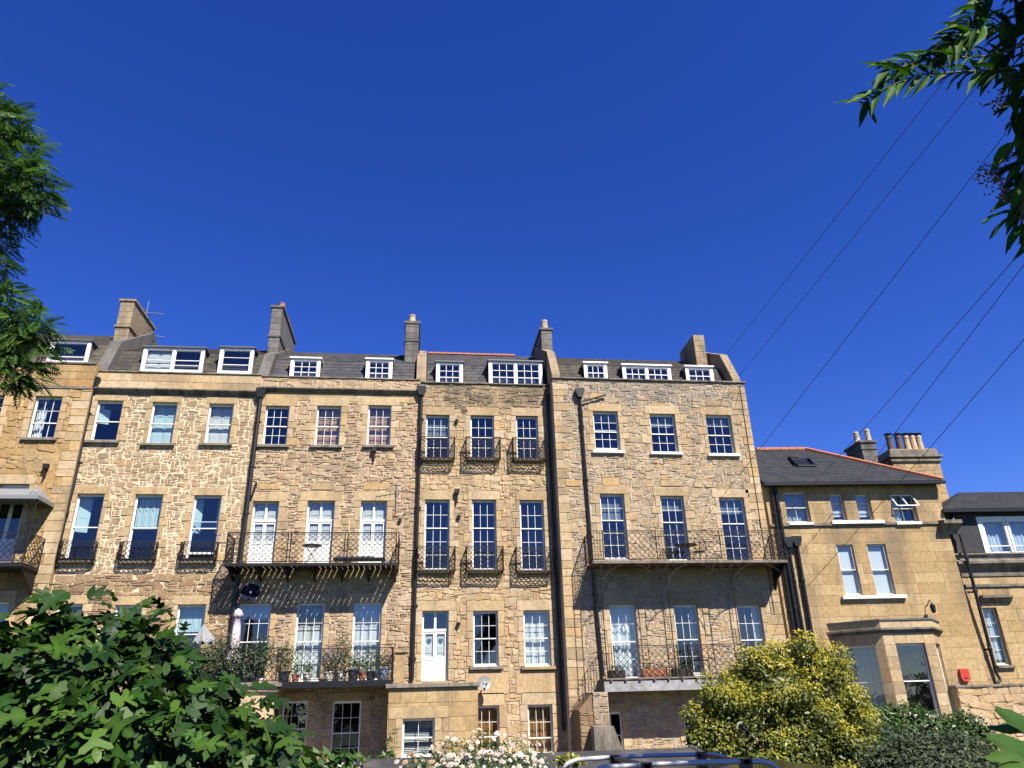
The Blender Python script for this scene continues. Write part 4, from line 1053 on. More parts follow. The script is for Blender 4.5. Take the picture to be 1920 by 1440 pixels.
hb = MB(H); a = H.uz(1093, 752, .15); b = H.uz(1136, 740, .15); hb.rod((a[0], .12, a[1]), (b[0], .12, b[1]), .04, 6); hb.build('overflow_pipe', M['pipe'], h)
hb = MB(H); a = H.uz(1386, 722, .04); b = H.uz(1452, 1150, .04); hb.rod((a[0], .05, a[1]), (b[0], .05, b[1]), .012, 4); hb.build('wall_cable', M['blackplastic'], h)
# pipe in the shadowed corner of house 4 and 5
uu = U5L-.14; MB(H4).rod((uu, .1, 1.2), (uu, .1, H4.uz(1030,740)[1]), .05, 8).build('downpipe', M['pipe'], house4)
# ------------------------------------------------------------------ house 6: ashlar house with a canted bay
r_ = ray(1446, 1000); t_ = 28.1/r_.y; O6 = CAM + r_*t_; O6.z = 0
H6, house6 = house('ashlar_house', 'ochre ashlar house with hipped slate roof, twin sash windows and canted bay', 0, R(-4.0), O6)
H, h = H6, house6
M['frame_cream'] = M['offwhite']
uR = H.uz(1771, 967)[0]; zE = H.uz(1600, 908)[1]; zS = H.uz(1600, 982)[1]
def case6(px, cols, rows, tilt=0, back=(), sill='white'):
    return window(H, h, px, (cols, rows[0], rows[1]), back, sill, 0, S['ashlar'], dict(lintel=False, jambs=False, so=.06), wmat=M['offwhite'], setback=.12)
window(H, h, (1468,922,1522,980), (2,1,1), (('curt','grey_curtain'),), 'white', 0, S['ashlar'], dict(lintel=False, jambs=False, so=.03), wmat=M['offwhite'], setback=.12)
window(H, h, (1554,926,1590,977), (1,1,2), (('blind','blind',.8),), None, 0, wmat=M['offwhite'], setback=.12)
window(H, h, (1602,926,1640,977), (1,1,2), (('blind','blind',.8),), None, 0, wmat=M['offwhite'], setback=.12)
w4, rc = window(H, h, (1667,926,1724,979), (2,1,1), (('curtl','curtain',.5),), 'white', 0, S['ashlar'], dict(lintel=False, jambs=False, so=.03), wmat=M['offwhite'], setback=.12)
# casement tops pushed open
for k in (0, 1):
    for wr, (a_, b_) in ((w4, (rc[0]+.06+k*(rc[1]-rc[0]-.1)/2, rc[0]+.02+(k+1)*(rc[1]-rc[0]-.04)/2)),):
        top = MB(H); zt_, zb_ = rc[3]-.05, rc[2]+(rc[3]-rc[2])*.5; dt_, db_ = -.1, .28
        P = lambda u, f: (u, dt_+(db_-dt_)*f, zt_+(zb_-zt_)*f*.93)
        for p, q in (((a_,0),(b_,0)),((b_,0),(b_,1)),((b_,1),(a_,1)),((a_,1),(a_,0))): top.rod(P(*p), P(*q), .028)
        top.build('open_casement', M['white'], wr)
        gq = MB(H); i = [gq.P(*P(a_,0)), gq.P(*P(b_,0)), gq.P(*P(b_,1)), gq.P(*P(a_,1))]; gq.face(*i); gq.build('pane', M['glass'], wr)
sA = H.uz(1558, 981)[0]; sB = H.uz(1656, 981)[0]
MB(H).cbox(sA, sB, -.05, .14, zS-.03, H.uz(1600,977)[1]-.002).build('sill', M['white'], h)
for p in ((1567,1021,1618,1116),(1624,1020,1681,1116)):
    window(H, h, p, (1,1,1), (('blind','white',1.0),), None, 0, wmat=M['offwhite'], setback=.06)
a = H.uz(1577, 1118)[0]; b = H.uz(1697, 1118)[0]; zz = H.uz(1630, 1117)[1]
MB(H).cbox(a, b, -.05, .16, zz-.13, zz-.002).build('sill', M['white'], h)
H.ops.append((H.uz(1654, 1190, 1.25)[0]-.5, H.uz(1747, 1190, 1.25)[0]+.3, 2.2, H.uz(1690, 1186, 1.25)[1]-.1))
facade(H, h, 0, uR, 0, zE, S['ashmortar'], 9.0)
MB(H).box(.0, uR+.03, .0, .09, zS-.07, zS+.0).build('string_course', S['coping'], h)
rects = H.ops + [(a, b, zz-.13, zz), (sA, sB, zS-.1, H.uz(1600,977)[1]), (0, uR, zS-.07, zS)]
ashlar(H, h, 0, uR, 1.2, zE, rects, S['ashlar'], .95, .40, .007, 61, proud=.006)
floors(H, h, 0, uR, (.2, 3.9, 7.4), 9)
# cornice end and roof
ue0 = H.uz(1760, 985)[0]; MB(H).side([(0,zS-.5),(.1,zS-.5),(.18,zS-.3),(.42,zS-.12),(.42,zS+.02),(0,zS+.08)], ue0, ue0+.75).build('cornice_end', S['coping'], h)
eo = .32; uE = uR+.12; ur, zr = H.uz(1510, 844, -4.2)
rf = MB(H); i = [rf.P(*q) for q in ((-.1,eo,zE+.02),(uE,eo,zE+.02),(uE,-9.1,zE+.02),(-.1,-9.1,zE+.02),(-.1,-4.2,zr),(ur,-4.2,zr))]
for q in ((0,1,5,4),(1,2,5),(2,3,4,5),(3,0,4),(0,3,2,1)): rf.face(*(i[t] for t in q))
roof = rf.build('roof', M['slate_dark'], h)
slates(H, roof, -.1, uE, (eo+.01, zE+.035), (-4.2, zr+.01), [], M['slate_dark'], .34, .24, 66, stuff=True, lim=lambda f: uE+(ur-uE)*f-.02)
MB(H).box(-.1, uE+.03, eo+.0, eo+.12, zE-.12, zE+.0).build('gutter', M['pipe'], roof)
MB(H).box(-.1, uE, .02, eo-.001, zE-.06, zE+.015).build('soffit', M['pipe'], roof)
p0 = H.W(uE, eo, zE+.06); p1 = H.W(ur, -4.2, zr+.06); n = 26
for k in range(n):
    q0 = p0.lerp(p1, k/n); q1 = p0.lerp(p1, (k+.96)/n); MB().rod(q0, q1, .10, 6).build('hip_tile', M['terracotta'], roof)
for k in range(6):
    q0 = H.W(ur-.02-k*.4, -4.2, zr+.06); q1 = H.W(ur-.4-k*.4, -4.2, zr+.06); MB().rod(q0, q1, .10, 6).build('ridge_tile', M['terracotta'], roof)
# roof window standing open
def onroof(x, y, lift=0.0):
    n_ = (H.W(uE,eo,zE)-H.W(0,eo,zE)).cross(H.W(0,-4.2,zr)-H.W(0,eo,zE)).normalized(); r = ray(x, y); c = H.W(0, eo, zE+.05)+n_*lift
    return CAM + r*((c-CAM).dot(n_)/r.dot(n_))
q = [onroof(1478,857,.05), onroof(1512,857,.05), onroof(1530,873,.05), onroof(1496,873,.05)]
rw = MB()
for k in range(4): rw.rod(q[k], q[(k+1)%4], .05)
rwo = rw.build('roof_window', M['blackplastic'], roof)
up = Vector((0,-.12,.32)); mbk = MB(); top_ = [q[0], q[1], q[2]+up, q[3]+up]; i = [mbk.P(*v) for v in top_]; mbk.face(*i)
mbk.build('pane', M['glass'], rwo); mbk = MB()
for k in range(4): mbk.rod(top_[k], top_[(k+1)%4], .04)
mbk.build('sash', M['blackplastic'], rwo)
i_ = MB(); jj = [i_.P(*(v+Vector((0,0,-.02)))) for v in q]; i_.face(*jj); i_.build('shade_sheet', M['blackplastic'], rwo)  # black sheet stands in for the shade inside the open roof window
# chimneys
u0, zt = H.uz(1662, 842, -3.4); u1 = H.uz(1757, 842, -3.4)[0]
pots = []
for k, x in enumerate((1670, 1687, 1702, 1714, 1726)): pots.append((H.uz(x, 838, -3.8)[0], -3.8, .78, 'terra_dark' if k < 2 else 'buff'))
ch = chimney(H, h, u0+.14, u1-.05, -3.4, -4.5, zE-1.5, zt, S['ashlar'], pots, S['coping'], ((.985,.02,.3),(.92,.16,.1),(.87,.10,.10)), pot_r=.15)
cw = MB(H)
for (uu, dd, hh, pm) in pots:
    for k in range(4):
        aa = k*math.pi/2+.4; cw.rod((uu+.12*math.cos(aa), dd+.12*math.sin(aa), zt+hh), (uu+.12*math.cos(aa), dd+.12*math.sin(aa), zt+hh+.1), .012)
    cw.lathe((uu, dd, zt+hh+.09), [(.19,0),(.19,.025),(.02,.07)], 10)
cw.build('cowl', M['iron'], ch)
MB(H).box(uR-1.4, uR-.02, -4.6, -2.2, zE-.5, zE+.02) if False else None
u0, zt = H.uz(1612, 826, -7.0); u1 = H.uz(1640, 826, -7.0)[0]
chimney(H, h, u0, u1, -7.0, -8.6, zE, zt, S['chim_grey'], [(u0+.1, -7.4, .6, 'buff'), (u1-.15, -7.3, .72, 'buff')], S['chim_grey'], ((1,.08,.12),(.9,.05,.06)), pot_r=.15)
# downpipes at the left corner
for x0, y0, x1, y1, rr in ((1452,905,1532,1390,.075),(1446,915,1522,1390,.06),(1494,1020,1556,1390,.07),(1478,1022,1542,1390,.055)):
    pipe(H6, house6, [(x0,y0,.12),(x1,y1,.12)], rr, .12, y0 > 1000)
# bay
db = 1.25
f0 = H.uz(1654, 1190, db)[0]; f1 = H.uz(1747, 1190, db)[0]; l0 = f0-1.25; r1 = f1+1.0
zTop = H.uz(1690, 1186, db)[1]; zCor = H.uz(1690, 1160, db)[1]
ring = [(l0,0.0),(f0,db),(f1,db),(r1,0.0)]
def ring_o(o): return [(l0-o*1.6,.0),(f0-o*.5,db+o),(f1+o*.5,db+o),(r1+o*1.6,.0)]
bay = prism(H, ring_o(.05), zTop, zTop+.10, 'bay', S['coping'], h, .5)
prism(H, ring_o(.16), zTop+.101, zTop+.17, 'bay_cornice', S['coping'], bay, .3)
prism(H, ring_o(.08), zTop+.171, zCor-.06, 'bay_parapet', S['dress'], bay, .6); prism(H, ring_o(.12), zCor-.058, zCor, 'bay_coping', M['lead'], bay)
zB = H.uz(1710, 1345, db)[1]
faces = []
for k, (A, B) in enumerate(zip(ring, ring[1:])):
    PA, PB = H.W(A[0], A[1], 0), H.W(B[0], B[1], 0); v = PB-PA; HF = Frame(PA, math.atan2(v.y, v.x)); HF.ops = []; HF.rects = []
    L = v.length; m0 = (.20, .42, .26)[k]; m1 = (.34, .36, .24)[k]
    window(HF, bay, None, (1,1,1), ((('curt','grey_curtain'),), (), (('curt','curtain'),))[k], None, 0, rect=(m0, L-m1, zB, zTop-.38), wmat=M['white'], setback=.1, split=.52)
    facade(HF, bay, 0, L, 0, zTop-.001, S['ashmortar'], .34, back=False)
    ashlar(HF, bay, 0, L, 0.4, zTop-.005, HF.ops, S['dress'], .9, .42, .008, 70+k)
# ------------------------------------------------------------------ house 7 at the right edge
O7 = H6.W(uR+.02, -.25, 0)
H7, house7 = house('ashlar_house', 'soot streaked ashlar house at the right edge with a wide white attic window', 0, R(-4.0), O7)
H, h = H7, house7
zE = H.uz(1850, 958)[1]; zC = H.uz(1860, 1045)[1]
u1 = 7.5
window(H, h, (1841,1140,1897,1247), (2,2,2), (('blind','blind',.9),), 'stone', 0, S['ashlar'], dict(lintel=False, jambs=False, so=.06), wmat=M['offwhite'], smat=S['sill'], setback=.12)
wu0, wz1 = H.uz(1833, 972); wz0 = H.uz(1850, 1042)[1]
for k in range(3):
    window(H, h, None, (1,1,1), (('curt','blind'),), None, 0, rect=(wu0+.08+k*1.1, wu0+1.1+k*1.1, wz0+.04, wz1-.06), setback=-.03, split=.78, fr=.06)
facade(H, h, 0, u1, 0, zE, S['ashmortar'], 9)
fb = MB(H); fb.box(wu0-.12, wu0+3.5, .02, .08, wz1-.06, wz1+.05); fb.box(wu0-.12, wu0+.06, .021, .081, wz0, wz1-.06); fb.box(wu0-.12, wu0+3.5, .02, .1, wz0-.06, wz0+.03)
fb.build('window_surround', M['white'], h)
sl7 = MB(H); sl7.box(.02, wu0-.13, .0, .05, zC+.2, zE-.02); sl7.build('slate_cheek', M['slate'], h)
MB(H).box(wu0-.12, u1, .0, .04, wz1+.052, zE).build('slate_cheek', M['slate'], h)
MB(H).side([(0,zC-.75),(.06,zC-.75),(.08,zC-.5),(.32,zC-.28),(.32,zC-.18),(.1,zC-.1),(.1,zC+.05),(.2,zC+.09),(.2,zC+.15),(0,zC+.17)], .0, u1).build('cornice', S['coping'], h)
zM = H.uz(1860, 1098)[1]; MB(H).box(0, u1, .0, .08, zM-.05, zM+.05).build('string_course', S['coping'], h)
hu0, hz = H.uz(1838, 1118); hu1 = H.uz(1882, 1118)[0]; MB(H).side([(0,hz-.26),(.08,hz-.24),(.24,hz-.08),(.24,hz),(0,hz+.03)], hu0-.05, hu1+.2).build('window_hood', S['coping'], h)
ashlar(H, h, 0, u1, 1.2, zC-.76, H.ops+[(0,u1,zM-.05,zM+.05),(hu0-.05,hu1+.2,hz-.26,hz+.03)], S['ashlar'], 1.0, .42, .008, 71)
up_, zp = H.uz(1797, 924, -3.2)
rf = MB(H); i = [rf.P(*q) for q in ((-.1,.3,zE+.02),(u1,.3,zE+.02),(u1,-7,zE+.02),(-.1,-7,zE+.02),(up_,-3.2,zp),(u1,-3.2,zp))]
for q in ((0,1,5,4),(1,2,5),(2,3,4,5),(3,0,4),(0,3,2,1)): rf.face(*(i[t] for t in q))
roof = rf.build('roof', M['slate_dark'], h)
slates(H, roof, .0, u1, (.31, zE+.035), (-3.2, zp+.01), [], M['slate_dark'], .34, .24, 67, stuff=True, lim0=lambda f: -.1+(up_+.1)*f)
MB(H).box(-.1, u1, .3, .42, zE-.12, zE).build('gutter', M['pipe'], roof); MB(H).box(-.1, u1, .02, .299, zE-.05, zE+.015).build('soffit', M['pipe'], roof)
pipe(H7, house7, [(1785,965,.14),(1790,985,.3),(1800,1000,.3),(1812,1045,.42),(1868,1262,.14)], .065, .14)
pipe(H7, house7, [(1868,1262,.14),(1876,1275,.2),(1868,1283,.2)], .06, .14)
# ------------------------------------------------------------------ garden wall below
HG = Frame(H6.W(0, .55, 0), R(-4.0)); HG.ops = []; HG.rects = []
ga, gz = HG.uz(1793, 1290); gw = thing('garden_wall', 'rough stone garden wall below the red alarm box behind the banana plant', 'wall', HG.W(ga, 0, 0))
MB(HG).box(ga, ga+7, -.5, 0, 0, gz).build('wall', S['mortar_tan'], gw)
rubble(HG, gw, ga, ga+3.2, .4, gz, [], S['four'], .5, .24, .012, (.004,.03), 1.0, 120, 72, course=True)
for k in range(4): MB(HG).cbox(ga-.04+k*.9, ga+.85+k*.9, -.52, .05, gz+.002, gz+.09).build('coping', S['coping'], gw)
# ------------------------------------------------------------------ small things on and about the houses
def dish(name, label, H, px, d, r, mat, face, arm=True):
    u, z = H.uz(px[0], px[1], d); c = H.W(u, d, z); t = thing(name, label, 'satellite dish', H.W(u, 0.02, z))
    f = Vector(face).normalized(); a = f.orthogonal().normalized(); b = f.cross(a); mb = MB(); n = 20; rings = []
    for k in range(6):
        rr = r*k/5; dep_ = .22*r*(k/5)**2
        rings.append([mb.P(*(c - f*(.22*r) + f*dep_ + a*(rr*math.cos(2*math.pi*j/n)) + b*(rr*.93*math.sin(2*math.pi*j/n)))) for j in range(n)])
    for k in range(5):
        for j in range(n): mb.face(rings[k][j], rings[k][(j+1)%n], rings[k+1][(j+1)%n], rings[k+1][j])
    mb.build('reflector', mat, t, smooth=True)
    low = c - Vector((0,0,1))*r*.9; tip = c + f*r*.9 - Vector((0,0,1))*r*.35
    MB().rod(low, tip, .012).rod(c-f*.1*r, H.W(u, .01, z-.1), .025, 6).build('arm', M['lead'], t)
    m_ = MB(); m_.rod(tip, tip-f*.12, .035, 8); m_.build('receiver', M['blackplastic'], t)
    return t
M['dishgrey'] = plain('grey_dish_paint', (.2,.205,.21), .5, .1)
dish('satellite_dish', 'pale grey satellite dish beside the flat roofed annex', H4, (908,1281), .55, .27, M['dishgrey'], (.35,-1,.35))
dish('satellite_dish', 'black satellite dish in the shade under the slatted balcony', H3, (470,1110), .45, .32, plain('matt_navy_dish', (.01,.012,.03), .9, .1, spec=.1), (.2,-1,.25))
# alarm box
u, z = H6.uz(1806, 1265); t = thing('alarm_box', 'red burglar alarm box on the ochre ashlar wall', 'alarm box', H6.W(u, .0, z))
M['red'] = plain('red_plastic', (.48,.045,.025), .4, .1)
mb = MB(H6); mb.extrude([(u-.16,z+.2),(u-.18,z-.12),(u-.1,z-.24),(u+.1,z-.24),(u+.18,z-.12),(u+.16,z+.2)], .015, .13); mb.build('cover', M['red'], t); MB(H6).box(u-.06, u+.06, .13, .14, z-.14, z-.10).build('lamp_strip', M['blackplastic'], t)
# wall lamp
u, z = H6.uz(1740, 1140); t = thing('wall_lantern', 'black wall lantern above the canted bay', 'lamp', H6.W(u, .0, z)); mb = MB(H6)
mb.tube([(u,.0,z+.1),(u,.2,z+.28),(u,.32,z+.12)], .018, 6); mb.build('bracket', M['iron'], t); lb_ = MB(H6); lb_.lathe((u,.32,z-.22), [(.05,0),(.09,.06),(.11,.28),(.03,.36)], 6); lb_.build('lantern', M['iron'], t)
# vents, floodlights on house 4
for x, y in ((856,790),(860,969),(803+56,1170)):
    u, z = H4.uz(x, y); v = MB(H4); c0 = H4.W(u, .0, z); v.rod((u,.0,z),(u,.14,z-.02), .075, 10); v.build('vent', M['blackplastic'], house4)
u, z = H3.uz(750, 976); MB(H3).rod((u,0,z),(u,.12,z), .07, 10).build('vent', M['blackplastic'], house3)
for x, y, HH, hh in ((857,928,H4,house4),(702,850,H3,house3),(88,882,H1,house1)):
    u, z = HH.uz(x, y); v = MB(HH); v.box(u-.02,u+.02,0,.16,z-.3,z+.02); v.extrude([(u-.08,z+.02),(u+.08,z+.02),(u+.1,z+.2),(u-.1,z+.2)], .08, .2); v.build('floodlight', M['iron'], hh)
mb = MB(H4); u, z = H4.uz(871, 770); mb.box(u-.12,u+.12,.0,.045,z-.06,z+.06); mb.build('air_brick', M['terra_dark'], house4)
# aerials
M['aerial'] = plain('dull_grey_metal', (.22,.22,.23), .5, .1)
def aerial(label, base, mast, boom_dir, L, n, rod_=.22, at_=1.0):
    t = thing('tv_aerial', label, 'aerial', base); b0 = Vector(base); top = b0+Vector((0,0,mast)); MB().rod(b0, top, .014, 6).build('mast', M['aerial'], t)
    bd = Vector(boom_dir).normalized(); c = b0+Vector((0,0,mast*at_-.03)); e = MB(); e.rod(c-bd*L*.2, c+bd*L, .012); s_ = bd.cross(Vector((0,0,1))).normalized()
    for k in range(n):
        p = c+bd*(L*(k/(n-1))*1.15-L*.18); e.rod(p-s_*rod_, p+s_*rod_, .007); 
    e.build('elements', M['aerial'], t); return t
u, z = H2.uz(272, 602, -3.2); aerial('tall tv aerial behind the leftmost tapering chimney stack', H2.W(u, -3.2, z-.2), 1.25, (1,.15,0), .75, 9, at_=.55)
u, z = H2.uz(286, 640, -5.5); aerial('small tv aerial at the foot of the leftmost chimney stack', H2.W(u, -5.5, z-.2), .55, (1,.3,0), .5, 6)
u, z = H6.uz(1722, 905, -1.2); aerial('tv aerial on the terracotta hip of the ochre house', H6.W(u, -1.2, z+.0), .55, (1,-.1,.05), .9, 12, .13)
u, z = H3.uz(743, 962, .12); aerial('slim tv aerial fixed to the wall right of the white french doors', H3.W(u, .12, z), 1.3, (-1,-.25,.1), .7, 6, .1, .72)
# ---------------- furniture on balconies
def round_table(label, c, r, h, mat, folding=True):
    t = thing('bistro_table', label, 'table', c); c = Vector(c)
    mb = MB(); mb.lathe(c+Vector((0,0,h-.03)), [(r*.97,0),(r,.008),(r,.025),(r*.97,.03)], 20); mb.build('table_top', mat, t)
    for s in (-1, 1):
        for y in (-.12, .12): MB().rod(c+Vector((s*r*.75, y, 0)), c+Vector((-s*r*.6, y, h-.03)), .012, 6).build('leg', mat, t)
    return t
ua, ub, dep, zd = BAL3
u, _ = H3.uz(585, 1024, .75); round_table('round black folding table on the slatted balcony', H3.W(u, .72, zd-.02), .34, .72, M['iron'])
u0, _ = H3.uz(625, 1050, .8); u1, _ = H3.uz(722, 1050, .8); t = thing('sun_lounger', 'low dark lounger lying along the slatted balcony', 'lounger', H3.W(u0, .5, zd-.02))
MB(H3).box(u0, u1, .45, .95, zd+.16, zd+.22).build('frame', M['iron'], t); MB(H3).cbox(u0+.03, u1-.4, .5, .9, zd+.221, zd+.28).build('cushion', plain('lilac_grey_cushion', (.2,.19,.23), .9), t)
for u in (u0+.1, u1-.1):
    for d in (.48, .92): MB(H3).rod((u,d,zd-.02),(u,d,zd+.16), .018).build('leg', M['iron'], t)
def iron_chair(label, c, ang, s=1.0):
    t = thing('iron_chair', label, 'chair', c); c = Vector(c); rm = Matrix.Rotation(ang, 3, 'Z'); P = lambda x, y, z: c + rm @ Vector((x*s, y*s, z*s))
    mb = MB(); rg = [(.21*math.cos(k*math.pi/6), .21*math.sin(k*math.pi/6)) for k in range(12)]
    a = [mb.P(*P(x, y, .43)) for x, y in rg]; b = [mb.P(*P(x, y, .46)) for x, y in rg]
    for k in range(12): mb.face(a[k], a[(k+1)%12], b[(k+1)%12], b[k])
    mb.face(*b); mb.face(*a[::-1]); mb.build('seat', M['iron'], t)
    bk_ = MB(); bk_.tube([P(.2*math.cos(q), .2, .45+.48*math.sin(q)) for q in [math.pi*k/12 for k in range(13)]], .014, 5)
    for k in range(5): bk_.tube([P(-.14+.07*k, .2, .46), P(-.14+.07*k+.03, .2, .6), P(-.14+.07*k-.02, .2, .72), P((-.14+.07*k)*.6, .2, .85)], .008, 4)
    bk_.build('backrest', M['iron'], t)
    for x, y in ((-.15,-.15),(.15,-.15),(-.15,.17),(.15,.17)): MB().tube([P(x,y,.44), P(x*1.05,y*1.05,.2), P(x*1.35,y*1.35,0)], .013, 5).build('leg', M['iron'], t)
    return t
ua, ub, dep, zd = BAL5
u, _ = H5.uz(1287, 1035, .6); t = thing('garden_table', 'ornate black iron table on the upper balcony of the grey buff house', 'table', H5.W(u, .6, zd-.03)); c = H5.W(u, .6, zd-.03)
MB().lathe(c+Vector((0,0,.66)), [(.38,0),(.42,.01),(.42,.03),(.38,.04)], 18).build('table_top', M['iron'], t)
for k in range(3):
    aa = k*2.09+.4; MB().tube([c+Vector((.1*math.cos(aa),.1*math.sin(aa),.66)), c+Vector((.2*math.cos(aa),.2*math.sin(aa),.4)), c+Vector((.12*math.cos(aa),.12*math.sin(aa),.2)), c+Vector((.3*math.cos(aa),.3*math.sin(aa),0))], .016, 5).build('leg', M['iron'], t)
u, _ = H5.uz(1312, 1035, .6); iron_chair('ornate black iron chair right of the table on the upper balcony', H5.W(u, .55, zd-.03), -1.2)
u, _ = H5.uz(1265, 1035, .6); iron_chair('ornate black iron chair left of the table on the upper balcony', H5.W(u, .35, zd-.03), 1.2)
la, lb, dep2, zl = LOW5
u, _ = H5.uz(1316, 1250, .7); iron_chair('large ornate black iron chair on the lower balcony beside the yellow bush', H5.W(u, .6, zl), .3, 1.2)
# ---------------- parasols
def closed_parasol(label, base, h, mat):
    t = thing('closed_parasol', label, 'parasol', base); b = Vector(base); MB().rod(b, b+Vector((0,0,h)), .02, 8).build('pole', M['white'], t)
    mb = MB(); n = 16; rings = []
    for z, r in ((h+.02,.01),(h-.04,.09),(h-.22,.17),(h-.26,.09),(h-.6,.12),(h-1.1,.15),(h-1.32,.11),(h-1.42,.15),(h-1.62,.24)):
        rings.append([mb.P(b.x+r*(1+.22*math.cos(6*2*math.pi*k/n))*math.cos(2*math.pi*k/n), b.y+r*(1+.22*math.cos(6*2*math.pi*k/n))*math.sin(2*math.pi*k/n), b.z+z) for k in range(n)])
    for a, c in zip(rings, rings[1:]):
        for k in range(n): mb.face(a[k], a[(k+1)%n], c[(k+1)%n], c[k])
    mb.build('canopy', mat, t, smooth=True); MB().lathe(b, [(.25,0),(.25,.06),(.05,.1)], 12).build('base', M['iron'], t); return t
zd = BAY3[1]
u, z = H3.uz(447, 1142, .9); M['pinkfab'] = plain('washed_pink_fabric', (.62,.52,.53), .9, .1)
closed_parasol('closed washed pink parasol tied up on the planted terrace', H3.W(u, .9, zd), z-zd, M['pinkfab'])
u, z = H3.uz(378, 1172, 1.2); t = thing('grey_parasol', 'half folded grey striped parasol left of the pink one', 'parasol', H3.W(u, 1.0, zd)); b = H3.W(u, 1.0, zd)
MB().rod(b, b+Vector((0,0,z-zd)), .02, 6).build('pole', M['aluminium'], t)
mb = MB(); tp = mb.P(b.x, b.y, z+.05); rg = [mb.P(b.x+.4*math.cos(k*math.pi/8)*(.8 if k%2 else 1)+.12, b.y+.3*math.sin(k*math.pi/8), z-.5-(.1 if k%2 else 0)) for k in range(16)]
for k in range(16): mb.face(tp, rg[k], rg[(k+1)%16])
mb.build('canopy', plain('grey_canvas', (.24,.25,.26), .9, .15), t)
# ---------------- overhead wires
def wire(label, p, q, sag=.15):
    mb = MB(); p, q = Vector(p), Vector(q); pts = [p.lerp(q, k/16)-Vector((0,0,sag*4*(k/16)*(1-k/16))) for k in range(17)]
    o = mb; o.tube(pts, .009, 5); ob = o.build('overhead_wire', M['blackplastic'], None, org=p); tag(ob, label, 'wire', 'overhead telephone wires'); return ob
def wire_px(label, a, Ya, b, Yb, ext=1.5, sag=.05):
    p = at(*a, Ya); q = at(*b, Yb); q = p + (q-p)*ext; wire(label, p, q, sag)
wire_px('leftmost overhead wire, ending at the ridge of the grey buff house', (1357,670), 30.5, (1765,155), 12, 1.45)
wire_px('second overhead wire from the left, meeting the corner parapet', (1385,706), 28.2, (1862,120), 12, 1.45)
wire_px('third overhead wire, running down to the upper balcony windows', (1322,972), 27.3, (1857,283), 13, 1.5)
wire_px('fourth overhead wire from the left, ending on the attic storey of the ochre house', (1466,974), 27.6, (1920,462), 13, 1.5)
wire_px('fifth overhead wire, ending by the downpipes of the ochre house', (1503,1037), 27.8, (1920,492), 13, 1.5)
wire_px('rightmost overhead wire, passing just right of the five chimney pots', (1514,1100), 27.6, (1920,632), 14, 1.5)
# ---------------- felt roofed store at the garden edge
p0 = at(683, 1418, 15.0); p1 = at(1300, 1407, 15.0); zt = .5*(p0.z+p1.z)
t = thing('bin_store', 'low store with black felt roof in front of the terrace', 'shed', (p0.x, 15.0, 0)); x0, x1 = p0.x, p1.x
M['felt'] = plain('black_roofing_felt', (.035,.034,.036), .95, .35, 3, .6, 90, dark=(.075,.07,.065))
mb = MB(); i = [mb.P(*q) for q in ((x0,13.6,zt-.3),(x1+.15,13.6,zt-.3),(x1,15.1,zt),(x0,15.1,zt),(x0,13.6,zt-.36),(x1+.15,13.6,zt-.36),(x1,15.1,zt-.06),(x0,15.1,zt-.06))]
for q in ((0,1,2,3),(4,7,6,5),(0,4,5,1),(1,5,6,2),(2,6,7,3),(3,7,4,0)): mb.face(*(i[k] for k in q))
mb.build('roof', M['felt'], t)
M['boards'] = plain('dark_stained_boards', (.05,.035,.025), .9, .3, 8)
n = int((x1-x0)/.16)
for k in range(n): MB().box(x0+.05+k*.16, x0+.2+k*.16, 13.7, 13.73, 0, zt-.362).build('board', M['boards'], t)
MB().box(x0+.04, x1-.02, 13.75, 15.0, 0, zt-.37).build('wall', M['boards'], t)
MB().rod((x1+.17,13.6,zt-.28),(x1+.01,15.1,zt+.02), .03, 6).build('verge_trim', M['aluminium'], t)
# ---------------- car: only its roof and rails reach into the picture
zr_ = at(1290, 1436, 7.0).z; xa = at(1105, 1432, 7.0).x; xb = at(1478, 1432, 7.0).x; xc = (xa+xb)/2
car = thing('parked_car', 'black parked car with silver roof rails, its roof at the bottom edge', 'car', (xc, 7.75, 0))
M['carpaint'] = plain('black_car_paint', (.008,.008,.01), .15, .0, spec=.6); M['chrome'] = plain('satin_silver_rail', (.5,.5,.5), .3, .05); M['tyre'] = plain('tyre_rubber', (.012,.012,.012), .9, .1)
L = 2.15; zc_ = zr_-.07
prof = [(-L,.35),(-L,.62),(-L+.15,.82),(-L+.95,.92),(-L+1.45,zc_-.06),(-L+1.75,zc_),(L-.75,zc_),(L-.45,zc_-.06),(L-.12,.95),(L,.8),(L,.35)]
mb = MB(); rows_ = []
for y, ins in ((7.0,.10),(7.05,.0),(7.75,-.0),(8.45,.0),(8.5,.10)):
    rows_.append([mb.P(xc+px_*(1-ins*.1), y+(.14*max(0,(pz-.95)/.5) if y < 7.5 else (-.14*max(0,(pz-.95)/.5) if y > 8 else 0)), pz-(ins*.3 if pz > .9 else 0)) for px_, pz in prof])
for a, b in zip(rows_, rows_[1:]):
    for k in range(len(prof)): mb.face(a[k], a[(k+1)%len(prof)], b[(k+1)%len(prof)], b[k])
mb.face(*rows_[0]); mb.face(*rows_[-1][::-1]); mb.build('body', M['carpaint'], car)
M['carglass'] = plain('tinted_car_glass', (.01,.012,.014), .05, 0)
gm = MB(); gm.box(xc-.75, xc+.2, 7.02, 7.06, .95, zc_-.14); gm.box(xc+.26, xc+1.3, 7.02, 7.06, .95, zc_-.14); gm.build('side_window', M['carglass'], car)
for wx in (-1.35, 1.3):
    for wy in (7.0, 8.3):
        wmb = MB(); wmb.rod((xc+wx, wy-.02, .33), (xc+wx, wy+.2, .33), .33, 20); wh = wmb.build('wheel', M['tyre'], car); MB().rod((xc+wx, wy-.03, .33), (xc+wx, wy+.21, .33), .2, 12).build('rim', M['aluminium'], wh)
